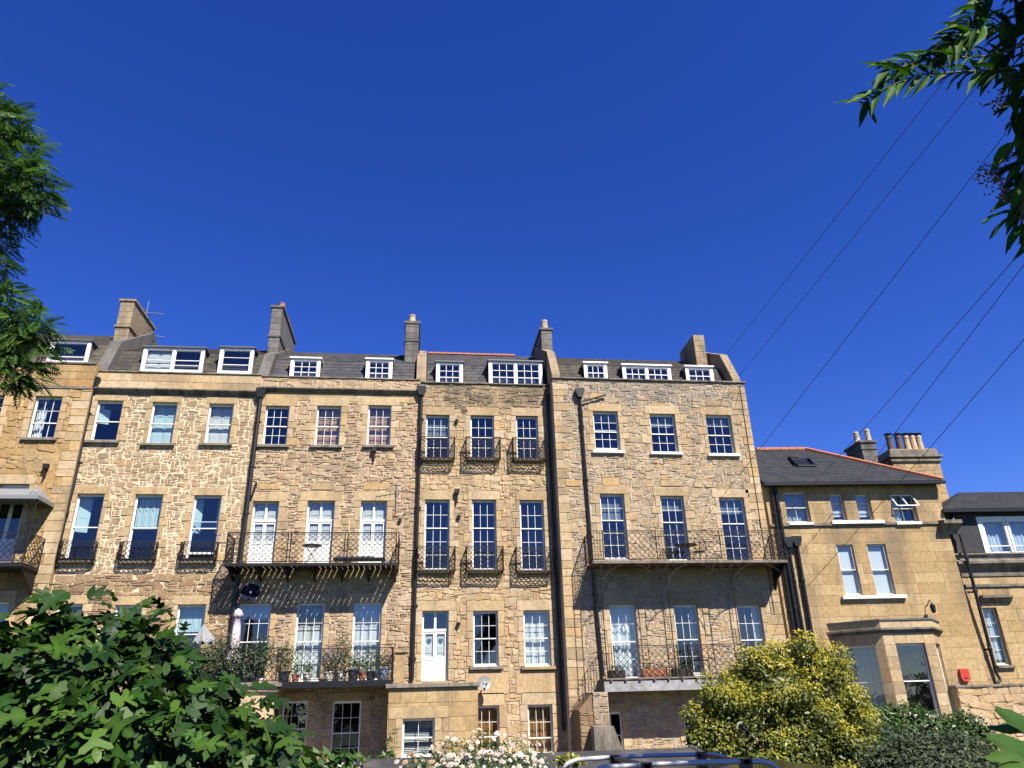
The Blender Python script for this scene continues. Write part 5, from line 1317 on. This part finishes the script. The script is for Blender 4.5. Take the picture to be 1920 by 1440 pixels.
for y in (7.18, 8.32):
    ra = MB(); ra.tube([(xa,y,zr_-.09),(xa+.06,y,zr_-.03),(xa+.16,y,zr_)]+[(xa+.16+(xb-xa-.32)*k/6,y,zr_+.012*math.sin(math.pi*k/6)) for k in range(1,6)]+[(xb-.16,y,zr_),(xb-.06,y,zr_-.03),(xb,y,zr_-.09)], .022, 8); ra.build('roof_rail', M['chrome'], car, smooth=True)
for x in (xa+.55, xb-.32):
    MB().box(x-.03, x+.03, 7.14, 8.36, zr_-.015, zr_+.018).build('roof_bar', M['blackplastic'], car)
    for y in (7.18, 8.32): MB().box(x-.05, x+.05, y-.04, y+.04, zr_-.05, zr_+.03).build('roof_bar_foot', M['blackplastic'], car)
for y in (7.06,): MB().box(xc-2.16, xc-2.1, y+.1, y+.4, .62, .74).build('headlight', M['chrome'], car)
MB().box(xc-2.16, xc-2.1, 8.1, 8.4, .62, .74).build('headlight', M['chrome'], car)
# ------------------------------------------------------------------ vegetation
def rot_from(nrm, ax):
    """rows: leaf axis, side, normal (arrays N,3)"""
    n = nrm/np.linalg.norm(nrm, axis=1, keepdims=True); a = ax - n*np.sum(ax*n, 1, keepdims=True); a /= np.linalg.norm(a, axis=1, keepdims=True)+1e-9
    return a, np.cross(n, a), n
def place(base, C, A, Sd, Nn, size):
    """base (k,3): (along, across, up) -> (N*k,3)"""
    return (C[:,None,:] + size[:,None,None]*(base[None,:,0:1]*A[:,None,:] + base[None,:,1:2]*Sd[:,None,:] + base[None,:,2:3]*Nn[:,None,:])).reshape(-1, 3)
KITE = np.array([(0,0,0),(.45,.24,.06),(1,0,-.05),(.45,-.24,.06)])
def blob_points(blobs, n, shell=.55):
    """points in a union of ellipsoids (c, (rx,ry,rz)), denser near the surface; returns points and outward directions"""
    P = []; O = []; vol = np.array([b[1][0]*b[1][2]+b[1][0]*b[1][1] for b in blobs]); cnt = (n*vol/vol.sum()).astype(int)
    for (c, r), k in zip(blobs, cnt):
        d = rng.normal(size=(k,3)); d /= np.linalg.norm(d, axis=1, keepdims=True); rad = (shell + (1-shell)*rng.random(k)**.6) * (1+.16*rng.normal(size=k)).clip(.5,1.35)
        P.append(np.array(c)+d*rad[:,None]*np.array(r)); O.append(d)
    return np.concatenate(P), np.concatenate(O)
def px_blobs(L):
    """(px x, px y, depth, radius in px [, vertical radius px])"""
    out = []
    for q in L:
        x, y, Y, r = q[:4]; c = at(x, y, Y); s = (c-CAM).dot(FW)/F_PX; rz = (q[4] if len(q) > 4 else r)*s; out.append(((c.x, c.y, c.z), (r*s, r*s*(q[5] if len(q) > 5 else .9), rz)))
    return out
def leaves(name, blobs, n, size, mat, parent, upb=.5, droop=.0, tonef=None, kind='stuff', base=KITE, sun=.5, shell=.55):
    P, O = blob_points(blobs, n, shell); N = len(P)
    nrm = O*.8 + rng.normal(size=(N,3))*.7 + np.array([0,0,upb]) + sun*np.array(SUN)
    ax = O + rng.normal(size=(N,3))*.8 - np.array([0,0,droop]); A, Sd, Nn = rot_from(nrm, ax); sz = size*rng.uniform(.6,1.3,N)
    V = place(base, P, A, Sd, Nn, sz); tn = rng.random(N) if tonef is None else tonef(P, O)
    return np_mesh(name, V, len(base), mat, parent, tone=np.repeat(tn, len(base)), kind=kind)
def limb(parent, name, pts, r0, r1, mat, n=7): return MB().tube(pts, r0, n, r1).build(name, mat, parent, smooth=True)
def plant(name, label, cat, base, group=None): return thing(name, label, cat, base, group)
M['bark'] = plain('brown_bark', (.11,.08,.055), .95, .3, 12, .6, 30)
M['twig'] = plain('grey_green_twig', (.12,.11,.06), .9, .3, 12)
M['fig_leaf'] = leaf_mat('fig_leaf', (.007,.026,.004), (.020,.062,.008), (.06,.125,.015), .5, .22, .2)
M['acacia_leaf'] = leaf_mat('pinnate_leaf', (.010,.036,.007), (.030,.085,.013), (.075,.15,.022), .55, .3, .2)
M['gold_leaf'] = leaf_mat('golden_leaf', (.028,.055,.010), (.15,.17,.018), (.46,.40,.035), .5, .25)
M['green_leaf'] = leaf_mat('mid_green_leaf', (.02,.055,.012), (.045,.10,.02), (.09,.16,.03), .45, .25)
M['dark_leaf'] = leaf_mat('dark_shrub_leaf', (.012,.028,.012), (.03,.052,.022), (.06,.085,.04), .6, .15)
M['sage_leaf'] = leaf_mat('grey_green_leaf', (.016,.034,.014), (.040,.068,.026), (.09,.12,.05), .7, .15)
M['banana_leaf'] = leaf_mat('banana_leaf', (.035,.085,.012), (.065,.135,.016), (.10,.17,.022), .5, .3, .2)
M['elder_leaf'] = leaf_mat('elder_leaf', (.008,.034,.005), (.024,.08,.008), (.05,.14,.012), .6, .3, .12)
M['petal'] = leaf_mat('pale_pink_petal', (.62,.46,.44), (.75,.66,.62), (.82,.78,.74), .7, .3, .2)
M['faded_petal'] = leaf_mat('faded_petal', (.35,.22,.12), (.5,.34,.2), (.6,.45,.3), .8, .2, .2)
M['purple_petal'] = leaf_mat('purple_petal', (.10,.07,.22), (.18,.13,.36), (.3,.24,.5), .7, .2, .2)
M['crimson_petal'] = leaf_mat('crimson_petal', (.10,.01,.02), (.18,.02,.04), (.25,.04,.06), .7, .2, .2)
M['pot_terra'] = M['terracotta']; M['pot_dark'] = plain('dark_glazed_pot', (.03,.032,.045), .4, .2); M['pot_cream'] = plain('cream_pot', (.55,.52,.45), .6, .15); M['pot_blue'] = plain('blue_grey_pot', (.16,.21,.25), .5, .2); M['soil'] = plain('potting_soil', (.03,.02,.015), 1, .3)

# ---------------- fig tree, lower left
def fig_base(seed):
    rd = random.Random(seed); half = [(0,0),(-.03,.08),(.01,.20),(.10,.33),(.20,.35),(.27,.25),(.31,.11),(.40,.19),(.55,.34),(.69,.40),(.73,.32),(.66,.19),(.60,.09),(.76,.125),(.90,.09),(1,0)]
    half = [(a+rd.uniform(-.02,.02), b*rd.uniform(.85,1.15)) for a, b in half]; half[0] = (0,0); half[-1] = (1,0)
    mida = [0,.0,.05,.12,.2,.26,.30,.36,.45,.52,.56,.58,.60,.72,.88,1]; mid = [(a, 0, -.24*(a-.3)**2) for a in mida]
    lift = lambda a, b: .16*abs(b)-.30*b*b-.24*(a-.3)**2
    L = [(a, b, lift(a,b)) for a, b in half]; Rr = [(a, -b, lift(a,b)) for a, b in half]
    quads = []
    for side_, sg in ((L, 1), (Rr, -1)):
        for k in range(len(half)-1):
            q = [mid[k], mid[k+1], side_[k+1], side_[k]]
            quads.append(q if sg > 0 else [q[0], q[3], q[2], q[1]])
    return np.array(quads).reshape(-1, 3)               
FIG = [fig_base(k) for k in range(4)]
def quads_mesh(name, base, mat, tone):
    me = bpy.data.meshes.new(name); me.from_pydata(base.tolist(), [], [tuple(range(4*k, 4*k+4)) for k in range(len(base)//4)])
    bm = bmesh.new(); bm.from_mesh(me); bmesh.ops.remove_doubles(bm, verts=bm.verts, dist=1e-5); bm.to_mesh(me); bm.free()
    me.polygons.foreach_set('use_smooth', [True]*len(me.polygons))
    a = me.attributes.new('tone', 'FLOAT', 'POINT'); a.data.foreach_set('value', np.array([min(1, tone+(.3 if abs(q.co.y) < 1e-4 else 0)) for q in me.vertices], dtype=np.float32)); me.materials.append(mat); return me
fig_root = at(150, 1500, 8.6); fig_root.z = 0
fig = plant('fig_tree', 'fig tree with large lobed glossy leaves filling the lower left corner', 'tree', fig_root)
fb_ = px_blobs([(130,1160,8.8,62),(60,1215,8.6,75),(190,1205,8.7,70),(270,1190,8.9,60),(285,1230,8.6,60),(20,1300,8.2,100),(130,1300,8.2,110),(240,1300,8.3,90),(345,1300,8.4,75),(60,1390,7.8,120),(190,1390,7.8,120),(310,1385,7.9,100),(400,1370,8.2,80),(460,1330,8.6,55),(440,1420,8.0,90),(530,1405,8.4,45),(-60,1250,8.4,110),(-80,1390,8.0,130),(320,1440,7.6,110),(110,1460,7.5,130)])
P, O = blob_points(fb_, 2200, .3); N = len(P)
ok_ = P[:,2] > .5; P, O = P[ok_], O[ok_]; N = len(P)
nrm = O*.5 + rng.normal(size=(N,3))*.62 + np.array([0,-.2,.6]) + .35*np.array(SUN); ax = O*1.0 + rng.normal(size=(N,3))*.55 - np.array([0,0,.45])
A, Sd, Nn = rot_from(nrm, ax); sz = .13+.21*rng.random(N)**1.3; tn = rng.random(N)
order = np.argsort(P[:,1] - 2*sz)                       # nearest leaves first
fm = [quads_mesh('leaf', FIG[k % 4], M['fig_leaf'], (k+.5)/8 if k < 6 else .95) for k in range(8)]
for n_, j in enumerate(order[:300]):
    o = bpy.data.objects.new('leaf', fm[rng.integers(0, 8)]); link(o, fig)
    mw = Matrix((A[j]*sz[j], Sd[j]*sz[j], Nn[j]*sz[j])).transposed().to_4x4(); mw.translation = Vector(P[j])-ORG[fig.name]; o.matrix_local = mw
rest = order[300:]; Vs = []; Ts = []
for k in range(4):
    q = rest[k::4]; Vs.append(place(FIG[k], P[q], A[q], Sd[q], Nn[q], sz[q])); Ts.append(np.repeat(tn[q], len(FIG[k])))
np_mesh('foliage', np.concatenate(Vs), 4, M['fig_leaf'], fig, tone=np.concatenate(Ts), kind='stuff')
limb(fig, 'trunk', [fig_root, fig_root+Vector((.1,.05,.8)), fig_root+Vector((.0,.1,1.5))], .12, .08, M['bark'])
for c, r in fb_[:16]:
    c = Vector(c); s0 = fig_root+Vector((0,.1,1.0)); limb(fig, 'branch', [s0, s0.lerp(c, .5)-Vector((0,0,.12)), c], .04, .012, M['bark'], 6)

# ---------------- pinnate tree, upper left
def pinnate(n=8, L=1.0):
    q = []
    for k in range(n):
        x = .18+.78*k/(n-1)
        for s in (-1, 1):
            l = .27*(1-.35*abs(k/(n-1)-.45)); wd = .085; dx = .10
            q += [(x,0,-.10*x*x),(x+dx*.4+wd*.6, s*l*.5, -.10*x*x-.01),(x+dx, s*l, -.10*x*x-.05),(x+dx*.4-wd*.8, s*l*.5, -.10*x*x-.01)]
    q += [(.97,0,-.1),(1.08,.05,-.12),(1.24,0,-.16),(1.08,-.05,-.12)]
    q += [(0,.006,0),(1,.006,-.1),(1,-.006,-.1),(0,-.006,0)]
    return np.array(q)
tb = at(-420, 1300, 9.5); tb.z = 0
aca = plant('pinnate_leaved_tree', 'tree with feathery compound leaves hanging in at the upper left edge', 'tree', tb)
ab = px_blobs([(-12,185,9.3,34),(-20,215,9.4,52,45),(15,225,9.2,38),(35,270,9.2,45),(56,330,9.1,44),(64,372,9.1,36),(30,350,9.0,55),(-40,330,9.4,90),(8,420,9.2,34),(-30,470,9.4,50),(0,500,9.2,22,40),(5,560,9.2,42),(-30,600,9.3,80),(40,610,9.0,46),(75,612,9.0,30,22),(40,660,9.0,44),(25,690,9.0,38),(62,650,9.0,26),(45,708,9.0,24),(-150,350,9.6,120,180),(-150,600,9.6,120,120)])
P, O = blob_points(ab, 3800, .3); N = len(P)
nrm = O*.5+rng.normal(size=(N,3))*.45+np.array([0,-.2,.8])+.3*np.array(SUN); ax = O+rng.normal(size=(N,3))*.6-np.array([0,0,.55]); A, Sd, Nn = rot_from(nrm, ax)
base = pinnate(); V = place(base, P, A, Sd, Nn, rng.uniform(.17,.30,N)); np_mesh('crown', V, 4, M['acacia_leaf'], aca, tone=np.repeat(rng.random(N), len(base)), kind='stuff')
limb(aca, 'trunk', [tb, tb+Vector((.1,0,3)), tb+Vector((.3,-.1,6))], .2, .1, M['bark'])
for k in (2, 4, 7, 11, 14, 18):
    c = Vector(ab[k][0]); s0 = tb+Vector((.2,0,3.6+.15*k)); limb(aca, 'limb', [s0, s0.lerp(c, .5)+Vector((0,0,.25)), c], .05, .012, M['bark'], 6)

# ---------------- elder tree, upper right: lit sprig, dark berried mass
el_b = Vector((4.4, 1.8, 0)); eld = plant('elder_tree', 'elder tree with long pointed leaves and berries at the upper right corner', 'tree', el_b)
lz = np.array([(0,0,0),(.15,.06,.03),(.35,.098,.045),(.6,.085,.02),(.82,.04,-.05),(1,0,-.12)])
lb2 = []
for k in range(len(lz)-1):
    a, b = lz[k], lz[k+1]; m0, m1 = (a[0],0,a[2]-.05), (b[0],0,b[2]-.05 if k < len(lz)-2 else b[2])
    lb2 += [m0, m1, tuple(b), tuple(a)]; lb2 += [m0, (a[0],-a[1],a[2]), (b[0],-b[1],b[2]), m1]
ELD = np.array(lb2); em = [quads_mesh('leaf', ELD, M['elder_leaf'], t) for t in (.1,.35,.6,.9)]
def elder_leaf(px, Y, tip, L=None, roll=0.0):
    """a leaf from one picture point to its tip"""
    p = at(*px, Y); q = at(*tip, Y+rng.uniform(-.08,.08)); a = (q-p); L_ = a.length; a.normalize()
    nn = Vector((rng.normal()*.45, -.55+rng.normal()*.35, .75)); nn = (nn-a*nn.dot(a)).normalized(); s_ = nn.cross(a)
    o = bpy.data.objects.new('leaf', em[rng.integers(0,4)]); link(o, eld); mw = Matrix((a*L_, s_*L_, nn*L_)).transposed().to_4x4(); mw.translation = p-ORG[eld.name]; o.matrix_local = mw
Yb = 3.6
limb(eld, 'twig', [at(1990,100,Yb+.1), at(1880,130,Yb), at(1800,135,Yb), at(1720,140,Yb), at(1660,165,Yb), at(1612,198,Yb)], .012, .002, M['twig'], 5)
limb(eld, 'twig', [at(1990,60,Yb+.1), at(1860,105,Yb), at(1760,110,Yb), at(1690,120,Yb), at(1650,135,Yb)], .010, .002, M['twig'], 5)
for sp in ([(1880,130),(1800,135),(1720,140),(1660,165),(1615,195)], [(1880,100),(1800,100),(1740,108),(1690,120),(1660,132)], [(1900,40),(1850,45),(1810,60),(1780,80),(1760,100)], [(1860,-10),(1830,20),(1800,60),(1770,100)]):
    for (x0, y0), (x1, y1) in zip(sp, sp[1:]):
        for k in range(5):
            t = (k+.5)/5; x = x0+(x1-x0)*t; y = y0+(y1-y0)*t
            for s in (-1, 1):
                ln = rng.uniform(34,58); an = math.atan2(y1-y0, x1-x0)+s*rng.uniform(.35,.95); elder_leaf((x, y), Yb+rng.uniform(-.1,.1), (x+ln*math.cos(an), y+ln*math.sin(an)*.9))
# darker hanging part, shaded by the crown above the frame
limb(eld, 'branch', [at(2060,-120,3.9), at(1960,120,3.8), at(1925,280,3.75), at(1915,420,3.7)], .03, .008, M['bark'], 6)
for k in range(150):
    y = rng.uniform(-20,430); xm = 1925 - (18 if y > 200 else 45)*rng.random() - (40 if 130 > y else 10); x = rng.uniform(xm, 1975); ln = rng.uniform(40,78); an = rng.uniform(1.2,3.4) if y < 380 else rng.uniform(1.9,3.0)
    elder_leaf((x, y), 3.8+rng.uniform(-.15,.35), (x+ln*math.cos(an)*.8, y+ln*math.sin(an)*.9+6))
for x, y, ln, an in ((1900,395,68,2.9),(1890,410,55,2.4),(1905,420,50,1.9),(1930,300,70,2.75),(1920,210,60,2.3),(1925,60,80,2.7)): elder_leaf((x, y), 3.75, (x+ln*math.cos(an), y+ln*math.sin(an)))
bm_ = MB(); M['berry'] = plain('dark_berry', (.012,.008,.012), .35, .1)
for cx, cy, n_, r in ((1868,190,50,20),(1858,325,70,22),(1876,345,40,18),(1890,300,24,14),(1880,370,26,12),(1905,150,30,20)):
    for k in range(n_):
        p = at(cx+rng.normal()*r*.6, cy+rng.normal()*r*.5, 3.7+rng.uniform(-.05,.05)); bm_.ball(p, .0075, 6, 4)
        if k % 2: bm_.rod(p, at(cx+28, cy-12, 3.75), .0012, 3)
bm_.build('berries', M['berry'], eld, kind='stuff')
sh = [((Vector(at(1960,150,3.8))+SUN*(1.0+.55*k)+Vector((rng.normal()*.25,rng.normal()*.2,.25)))[:], (.75,.7,.6)) for k in range(4)] + [((Vector(at(1990,380,3.8))+SUN*(.9+.6*k))[:], (.6,.6,.6)) for k in range(3)]
leaves('crown', sh, 6500, .15, M['elder_leaf'], eld, .5, .3, shell=.2)  # unseen crown mass, added between the sun and the hanging leaves to shade them
limb(eld, 'trunk', [el_b, el_b+Vector((-.1,.2,1.8)), el_b+Vector((-.3,.6,3.2)), at(2060,-120,3.9)], .11, .04, M['bark'])

# ---------------- golden bush
def ground_at(x, Y): p = at(x, 1440, Y); return Vector((p.x, Y, 0))
gb = ground_at(1465, 18.0); gold = plant('golden_bush', 'rounded bush with yellow green leaves in front of the grey buff house', 'bush', gb)
gl0 = px_blobs([(1500,1235,18.0,52,45),(1430,1250,18.0,50,45),(1555,1250,18.1,48,45),(1385,1295,17.9,52),(1350,1310,17.7,45),(1460,1310,17.5,85,70),(1560,1310,17.8,62),(1600,1330,18.0,38),(1330,1345,17.6,36),(1400,1370,17.4,80),(1500,1385,17.2,85),(1590,1390,17.5,60),(1340,1400,17.5,40),(1450,1440,17.2,120,70),(1575,1430,17.4,70)])
gl = []
for c, r in gl0:                                        # break each mass into leafy sprays
    for k in range(11):
        d_ = rng.normal(size=3); d_[1] -= .5; d_ /= np.linalg.norm(d_); q = np.array(c)+d_*np.array(r)*rng.uniform(.62,1.0); s_ = rng.uniform(.16,.34); gl.append((tuple(q), (s_*1.15, s_, s_*.85)))
gtop = max(c[2]+r[2] for c, r in gl0)
def gold_tone(P, O):  # golden shoot tips, with the lit top and right side also put into the tone
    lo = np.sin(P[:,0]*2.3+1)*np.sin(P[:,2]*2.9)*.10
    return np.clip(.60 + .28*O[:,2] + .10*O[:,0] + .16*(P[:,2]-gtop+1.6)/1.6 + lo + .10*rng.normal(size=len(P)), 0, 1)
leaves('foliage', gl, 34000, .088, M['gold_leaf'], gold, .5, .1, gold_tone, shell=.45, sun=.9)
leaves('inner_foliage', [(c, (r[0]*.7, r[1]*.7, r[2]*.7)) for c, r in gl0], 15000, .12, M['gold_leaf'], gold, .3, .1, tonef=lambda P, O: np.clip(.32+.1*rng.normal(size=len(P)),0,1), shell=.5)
gl = gl0
for c, r in gl[:13]: limb(gold, 'branch', [gb+Vector((rng.normal()*.1, rng.normal()*.1, .1)), gb.lerp(Vector(c), .5)+Vector((0,-.1,.1)), Vector(c)], .03, .008, M['bark'], 5)
# ---------------- shrubs to its right
def shrub(name, label, blobs, n, size, mat, base, upb=.5, cat='shrub', tonef=None, sub=6, group=None, shell=.5):
    t = plant(name, label, cat, base, group); bl = px_blobs(blobs); leaves('foliage', bl, n, size, M[mat], t, upb, .1, tonef, shell=shell)
    for c, r in bl[:sub]: limb(t, 'stem', [base+Vector((rng.normal()*.05,0,0)), Vector(base).lerp(Vector(c), .55)+Vector((0,-.03,.05)), Vector(c)], .018, .006, M['twig'], 5)
    return t
shrub('leafy_shrub', 'bright green shrub below the canted bay window', [(1700,1345,20,38,26),(1740,1365,20,48,30),(1650,1360,20,42,34),(1680,1400,20,60),(1620,1380,19,30)], 6000, .13, 'green_leaf', ground_at(1690, 20))
shrub('leafy_shrub', 'small fresh green shrub between bay window and banana leaves', [(1808,1362,20,34,24),(1790,1392,19.6,40,30),(1835,1395,19.6,34)], 3200, .13, 'green_leaf', ground_at(1805, 20))
shrub('wispy_shrub', 'dusky grey green wispy shrub along the bottom right', [(1720,1410,15,60,42),(1790,1415,15,60,42),(1665,1430,15,50,34),(1840,1432,15,44,30),(1750,1450,14.6,90,40)], 15000, .085, 'sage_leaf', ground_at(1745, 15), .9)
shrub('dark_shrub', 'dark shrub in shade behind the golden bush', [(1640,1375,19,34,30),(1615,1400,18.6,34,30)], 1800, .09, 'dark_leaf', ground_at(1632, 19))
# banana
bb_ = ground_at(1935, 12.5); ban = plant('banana_plant', 'banana plant with broad arching leaves at the right bottom edge', 'plant', bb_)
def banana_leaf(px, Y, wd, nrm):
    pts = [at(x, y, Y+dy) for x, y, dy in px]; mb = MB(); mb.t = float(rng.random())
    K = 10; C = []
    for k in range(K+1):
        t = k/K*(len(pts)-1); i = min(int(t), len(pts)-2); C.append(pts[i].lerp(pts[i+1], t-i))
    nv = Vector(nrm).normalized(); rows_ = []
    for k, c in enumerate(C):
        d = (C[min(k+1,K)]-C[max(k-1,0)]).normalized(); s_ = d.cross(nv).normalized(); w_ = wd*math.sin(math.pi*min(1,(k+.6)/(K+.9)))**.6; up_ = s_.cross(d)
        rows_.append([mb.P(*(c+s_*(w_*f)+up_*(-.25*wd*abs(f)**1.5+.02*math.sin(k*2.1)*abs(f)))) for f in (-1,-.5,0,.5,1)])
    for a, b in zip(rows_, rows_[1:]):
        for k in range(4): mb.face(a[k], a[k+1], b[k+1], b[k])
    mb.build('leaf', M['banana_leaf'], ban, smooth=True); MB().tube([c-nv*.01 for c in C], .018, 5, .005).build('midrib', M['green_leaf'], ban)
banana_leaf([(1990,1420,0),(1930,1360,-.1),(1866,1326,-.2)], 12.5, .20, (-.3,-.8,.6)); banana_leaf([(2000,1400,0),(1930,1362,0),(1850,1362,-.1)], 12.6, .17, (0,-.5,.8))
banana_leaf([(1990,1440,0),(1920,1400,-.1),(1850,1378,-.2)], 12.3, .20, (.2,-.75,.55)); banana_leaf([(1970,1450,0),(1905,1412,-.2),(1846,1420,-.4)], 12.1, .14, (-.2,-.6,.8)); banana_leaf([(1960,1480,0),(1915,1430,-.2),(1880,1442,-.5)], 12.0, .16, (0,-.5,.9)); banana_leaf([(2010,1350,0),(1985,1300,0),(1950,1290,0)], 12.8, .2, (-.4,-.8,.4))
limb(ban, 'stem', [bb_+Vector((.4,0,0)), at(1985,1430,12.5)], .12, .08, M['green_leaf'], 8)
# ---------------- flowering rose along the bottom
rb_ = ground_at(900, 12.5); rose = plant('rambling_rose', 'rambling rose bush covered in pale pink blossoms at the bottom centre', 'rose bush', rb_)
rl = px_blobs([(800,1425,12.5,28,20),(850,1414,12.5,38,26),(905,1404,12.5,40,28),(960,1412,12.5,42,26),(1005,1430,12.5,30,18),(780,1440,12.4,30,20),(900,1450,12.3,120,24)])
leaves('foliage', rl, 3200, .06, M['green_leaf'], rose, .5, .1)
P, O = blob_points(rl, 560, .95); P += O*.05; k_ = O[:,1] < .35; P, O = P[k_], O[k_]
ros = []
for ring_n, rr, ht, wd in ((6,.9,.15,.5),(5,.55,.35,.4),(3,.2,.5,.3)):
    for j in range(ring_n):
        a = 2*math.pi*j/ring_n+rr; c, s = math.cos(a), math.sin(a); ros += [(0,0,0),(rr*.6*c-wd*s*.6, rr*.6*s+wd*c*.6, ht*.7),(rr*c, rr*s, ht),(rr*.6*c+wd*s*.6, rr*.6*s-wd*c*.6, ht*.7)]
ROSE = np.array(ros); A, Sd, Nn = rot_from(O+rng.normal(size=O.shape)*.3+np.array([0,-.3,.4]), rng.normal(size=O.shape))
fd = (P[:,0] < np.quantile(P[:,0], .2)) & (rng.random(len(P)) < .6)
for nm, q, mt in (('blossoms', ~fd, 'petal'), ('faded_blossoms', fd, 'faded_petal')):
    np_mesh(nm, place(ROSE, P[q], A[q], Sd[q], Nn[q], rng.uniform(.028,.06,q.sum())), 4, M[mt], rose, tone=np.repeat(rng.random(q.sum()), len(ROSE)), kind='stuff')
for c, r in rl[:6]: limb(rose, 'stem', [rb_, rb_.lerp(Vector(c), .6), Vector(c)], .015, .005, M['twig'], 5)
shrub('broadleaf_shrub', 'glossy broad leaved shrub below the shaded basement windows', [(600,1432,13,34,16),(650,1428,13,30,16),(560,1440,13,40,16)], 420, .16, 'green_leaf', ground_at(600, 13), .6)
shrub('weedy_tuft', 'weedy green tuft against the annex corner', [(733,1400,20,7,26),(722,1425,20,20,12)], 320, .10, 'green_leaf', ground_at(728, 20), .4, sub=2)
shrub('grassy_tuft', 'dry grassy tuft on the felt roof edge', [(1070,1424,13.2,26,8)], 240, .10, 'gold_leaf', Vector((at(1070,1430,13.2).x, 13.2, at(1070,1432,13.2).z)), 1.4, 'grass tuft', sub=2)
# ---------------- pots and planters on the terrace
def pot(label, H, u, d, z, r, h, pm, kind, size=.3, hgt=.45, n=260, flower=None, box=False):
    t = thing('flower_pot', label, 'plant pot', H.W(u, d, z), 'potted plants on the terraces'); c = H.W(u, d, z)
    if box: b = MB(H); b.cbox(u-r, u+r, d-.14, d+.14, z, z+h, .02); b.build('planter', M[pm], t)
    else: MB().lathe(c, [(r*.72,0),(r*.78,.02),(r*.95,h*.82),(r*1.06,h*.84),(r*1.06,h),(r*.9,h),(r*.88,h-.04)], 14).build('pot', M[pm], t)
    bl = [((c.x, c.y, c.z+h+hgt*.45), (size, size*.8, hgt*.55))] if not box else [((c.x+k*r*.45, c.y, c.z+h+hgt*.4), (r*.35, .16, hgt*.5)) for k in (-1.6,-.5,.5,1.6)]
    leaves('foliage', bl, n, .075, M[kind], t, .6, .0, shell=.25)
    MB().tube([c+Vector((0,0,h*.5)), c+Vector((.02,0,h+hgt*.3)), c+Vector((0,.02,h+hgt*.7))], .012, 5, .004).build('stem', M['twig'], t)
    if flower: leaves('flowers', [((b[0][0], b[0][1]-.05, b[0][2]+b[1][2]*.5), (b[1][0], b[1][1], b[1][2]*.6)) for b in bl], int(n*.5), .05, M[flower], t, .5, shell=.6)
    return t
ua, ub, dep, zd = LOW3; X = lambda x: H3.uz(x, 1268, dep-.3)[0]; d = dep-.32
pot('dark square-shouldered pot with a tall leafy bush at the terrace corner', H3, X(532), d, zd, .2, .34, 'pot_dark', 'green_leaf', .38, 1.0, 900)
pot('bright terracotta pot with a low plant on the terrace', H3, X(554), d, zd, .13, .24, 'pot_terra', 'green_leaf', .15, .3, 120)
pot('cream pot in front of the middle white doors', H3, X(576), d, zd, .15, .28, 'pot_cream', 'green_leaf', .2, .3, 200)
pot('white pot with purple flowers on the terrace', H3, X(616), d, zd, .16, .3, 'pot_cream', 'sage_leaf', .3, .75, 500, 'purple_petal')
pot('pale pot with a tall thin leaved shrub between the shuttered windows', H3, X(638), d-.35, zd, .17, .32, 'pot_cream', 'dark_leaf', .34, 1.35, 900)
pot('dark grey pot with strappy green leaves on the terrace', H3, X(662), d, zd, .19, .36, 'pot_dark', 'green_leaf', .28, .5, 380)
pot('small terracotta pot right of the dark grey pot', H3, X(679), d, zd, .13, .28, 'pot_terra', 'gold_leaf', .2, .4, 220)
pot('pot with a spreading light green plant before the right hand shutters', H3, X(694), d-.3, zd, .17, .3, 'pot_dark', 'green_leaf', .3, .85, 520)
pot('blue grey pot by the stone pier at the terrace end', H3, X(719), d, zd, .19, .4, 'pot_blue', 'sage_leaf', .24, .4, 300)
rg, zb_ = BAY3
hd = thing('planted_trough', 'long trough of dense flowering shrubs along the left terrace railing', 'planter', H3.W(rg[2][0], rg[2][1]-.3, zb_))
MB(H3).box(rg[2][0]-.4, rg[3][0]+.2, rg[2][1]-.5, rg[2][1]-.15, zb_, zb_+.35).build('trough', M['pot_dark'], hd)
hb = []
for k in range(9):
    u = rg[2][0]-.3+(rg[3][0]-rg[2][0]+.6)*k/8; c = H3.W(u, rg[2][1]-.12, zb_+.7+.15*math.sin(k*1.7)); hb.append((tuple(c), (.36,.34,.58)))
leaves('foliage', hb, 7500, .08, M['dark_leaf'], hd, .5, .0, shell=.3); leaves('flowers', hb, 300, .05, M['purple_petal'], hd, .5, shell=.95); leaves('fresh_shoots', hb, 1600, .075, M['green_leaf'], hd, .6, shell=.9)
la, lb, dep2, zl = LOW5; X = lambda x: H5.uz(x, 1260, .9)[0]
pot('brown planter at the left end of the lower balcony', H5, X(1157), .85, zl, .27, .26, 'boards', 'green_leaf', .2, .2, 160, None, True)
pot('terracotta box with dark red flowers on the lower balcony', H5, X(1228), .85, zl, .45, .28, 'terracotta', 'green_leaf', .2, .2, 160, 'crimson_petal', True)
pot('weathered brown box planter right of the dark red flowers', H5, X(1280), .85, zl, .36, .26, 'boards', 'sage_leaf', .2, .2, 160, None, True)

# ---------------- wooded bank across the road behind the viewer: it stands in the window reflections
wb = []
for k in range(34):
    x = -60+k*4.2+rng.normal()*1.5; hgt = rng.uniform(2.6,5.6); wb.append(((x, -24+rng.normal()*3, hgt*.5), (3.4, 2.6, hgt*.55)))
wd_ = leaves('woodland', wb, 9000, .9, M['dark_leaf'], None, .3, .0, shell=.6)
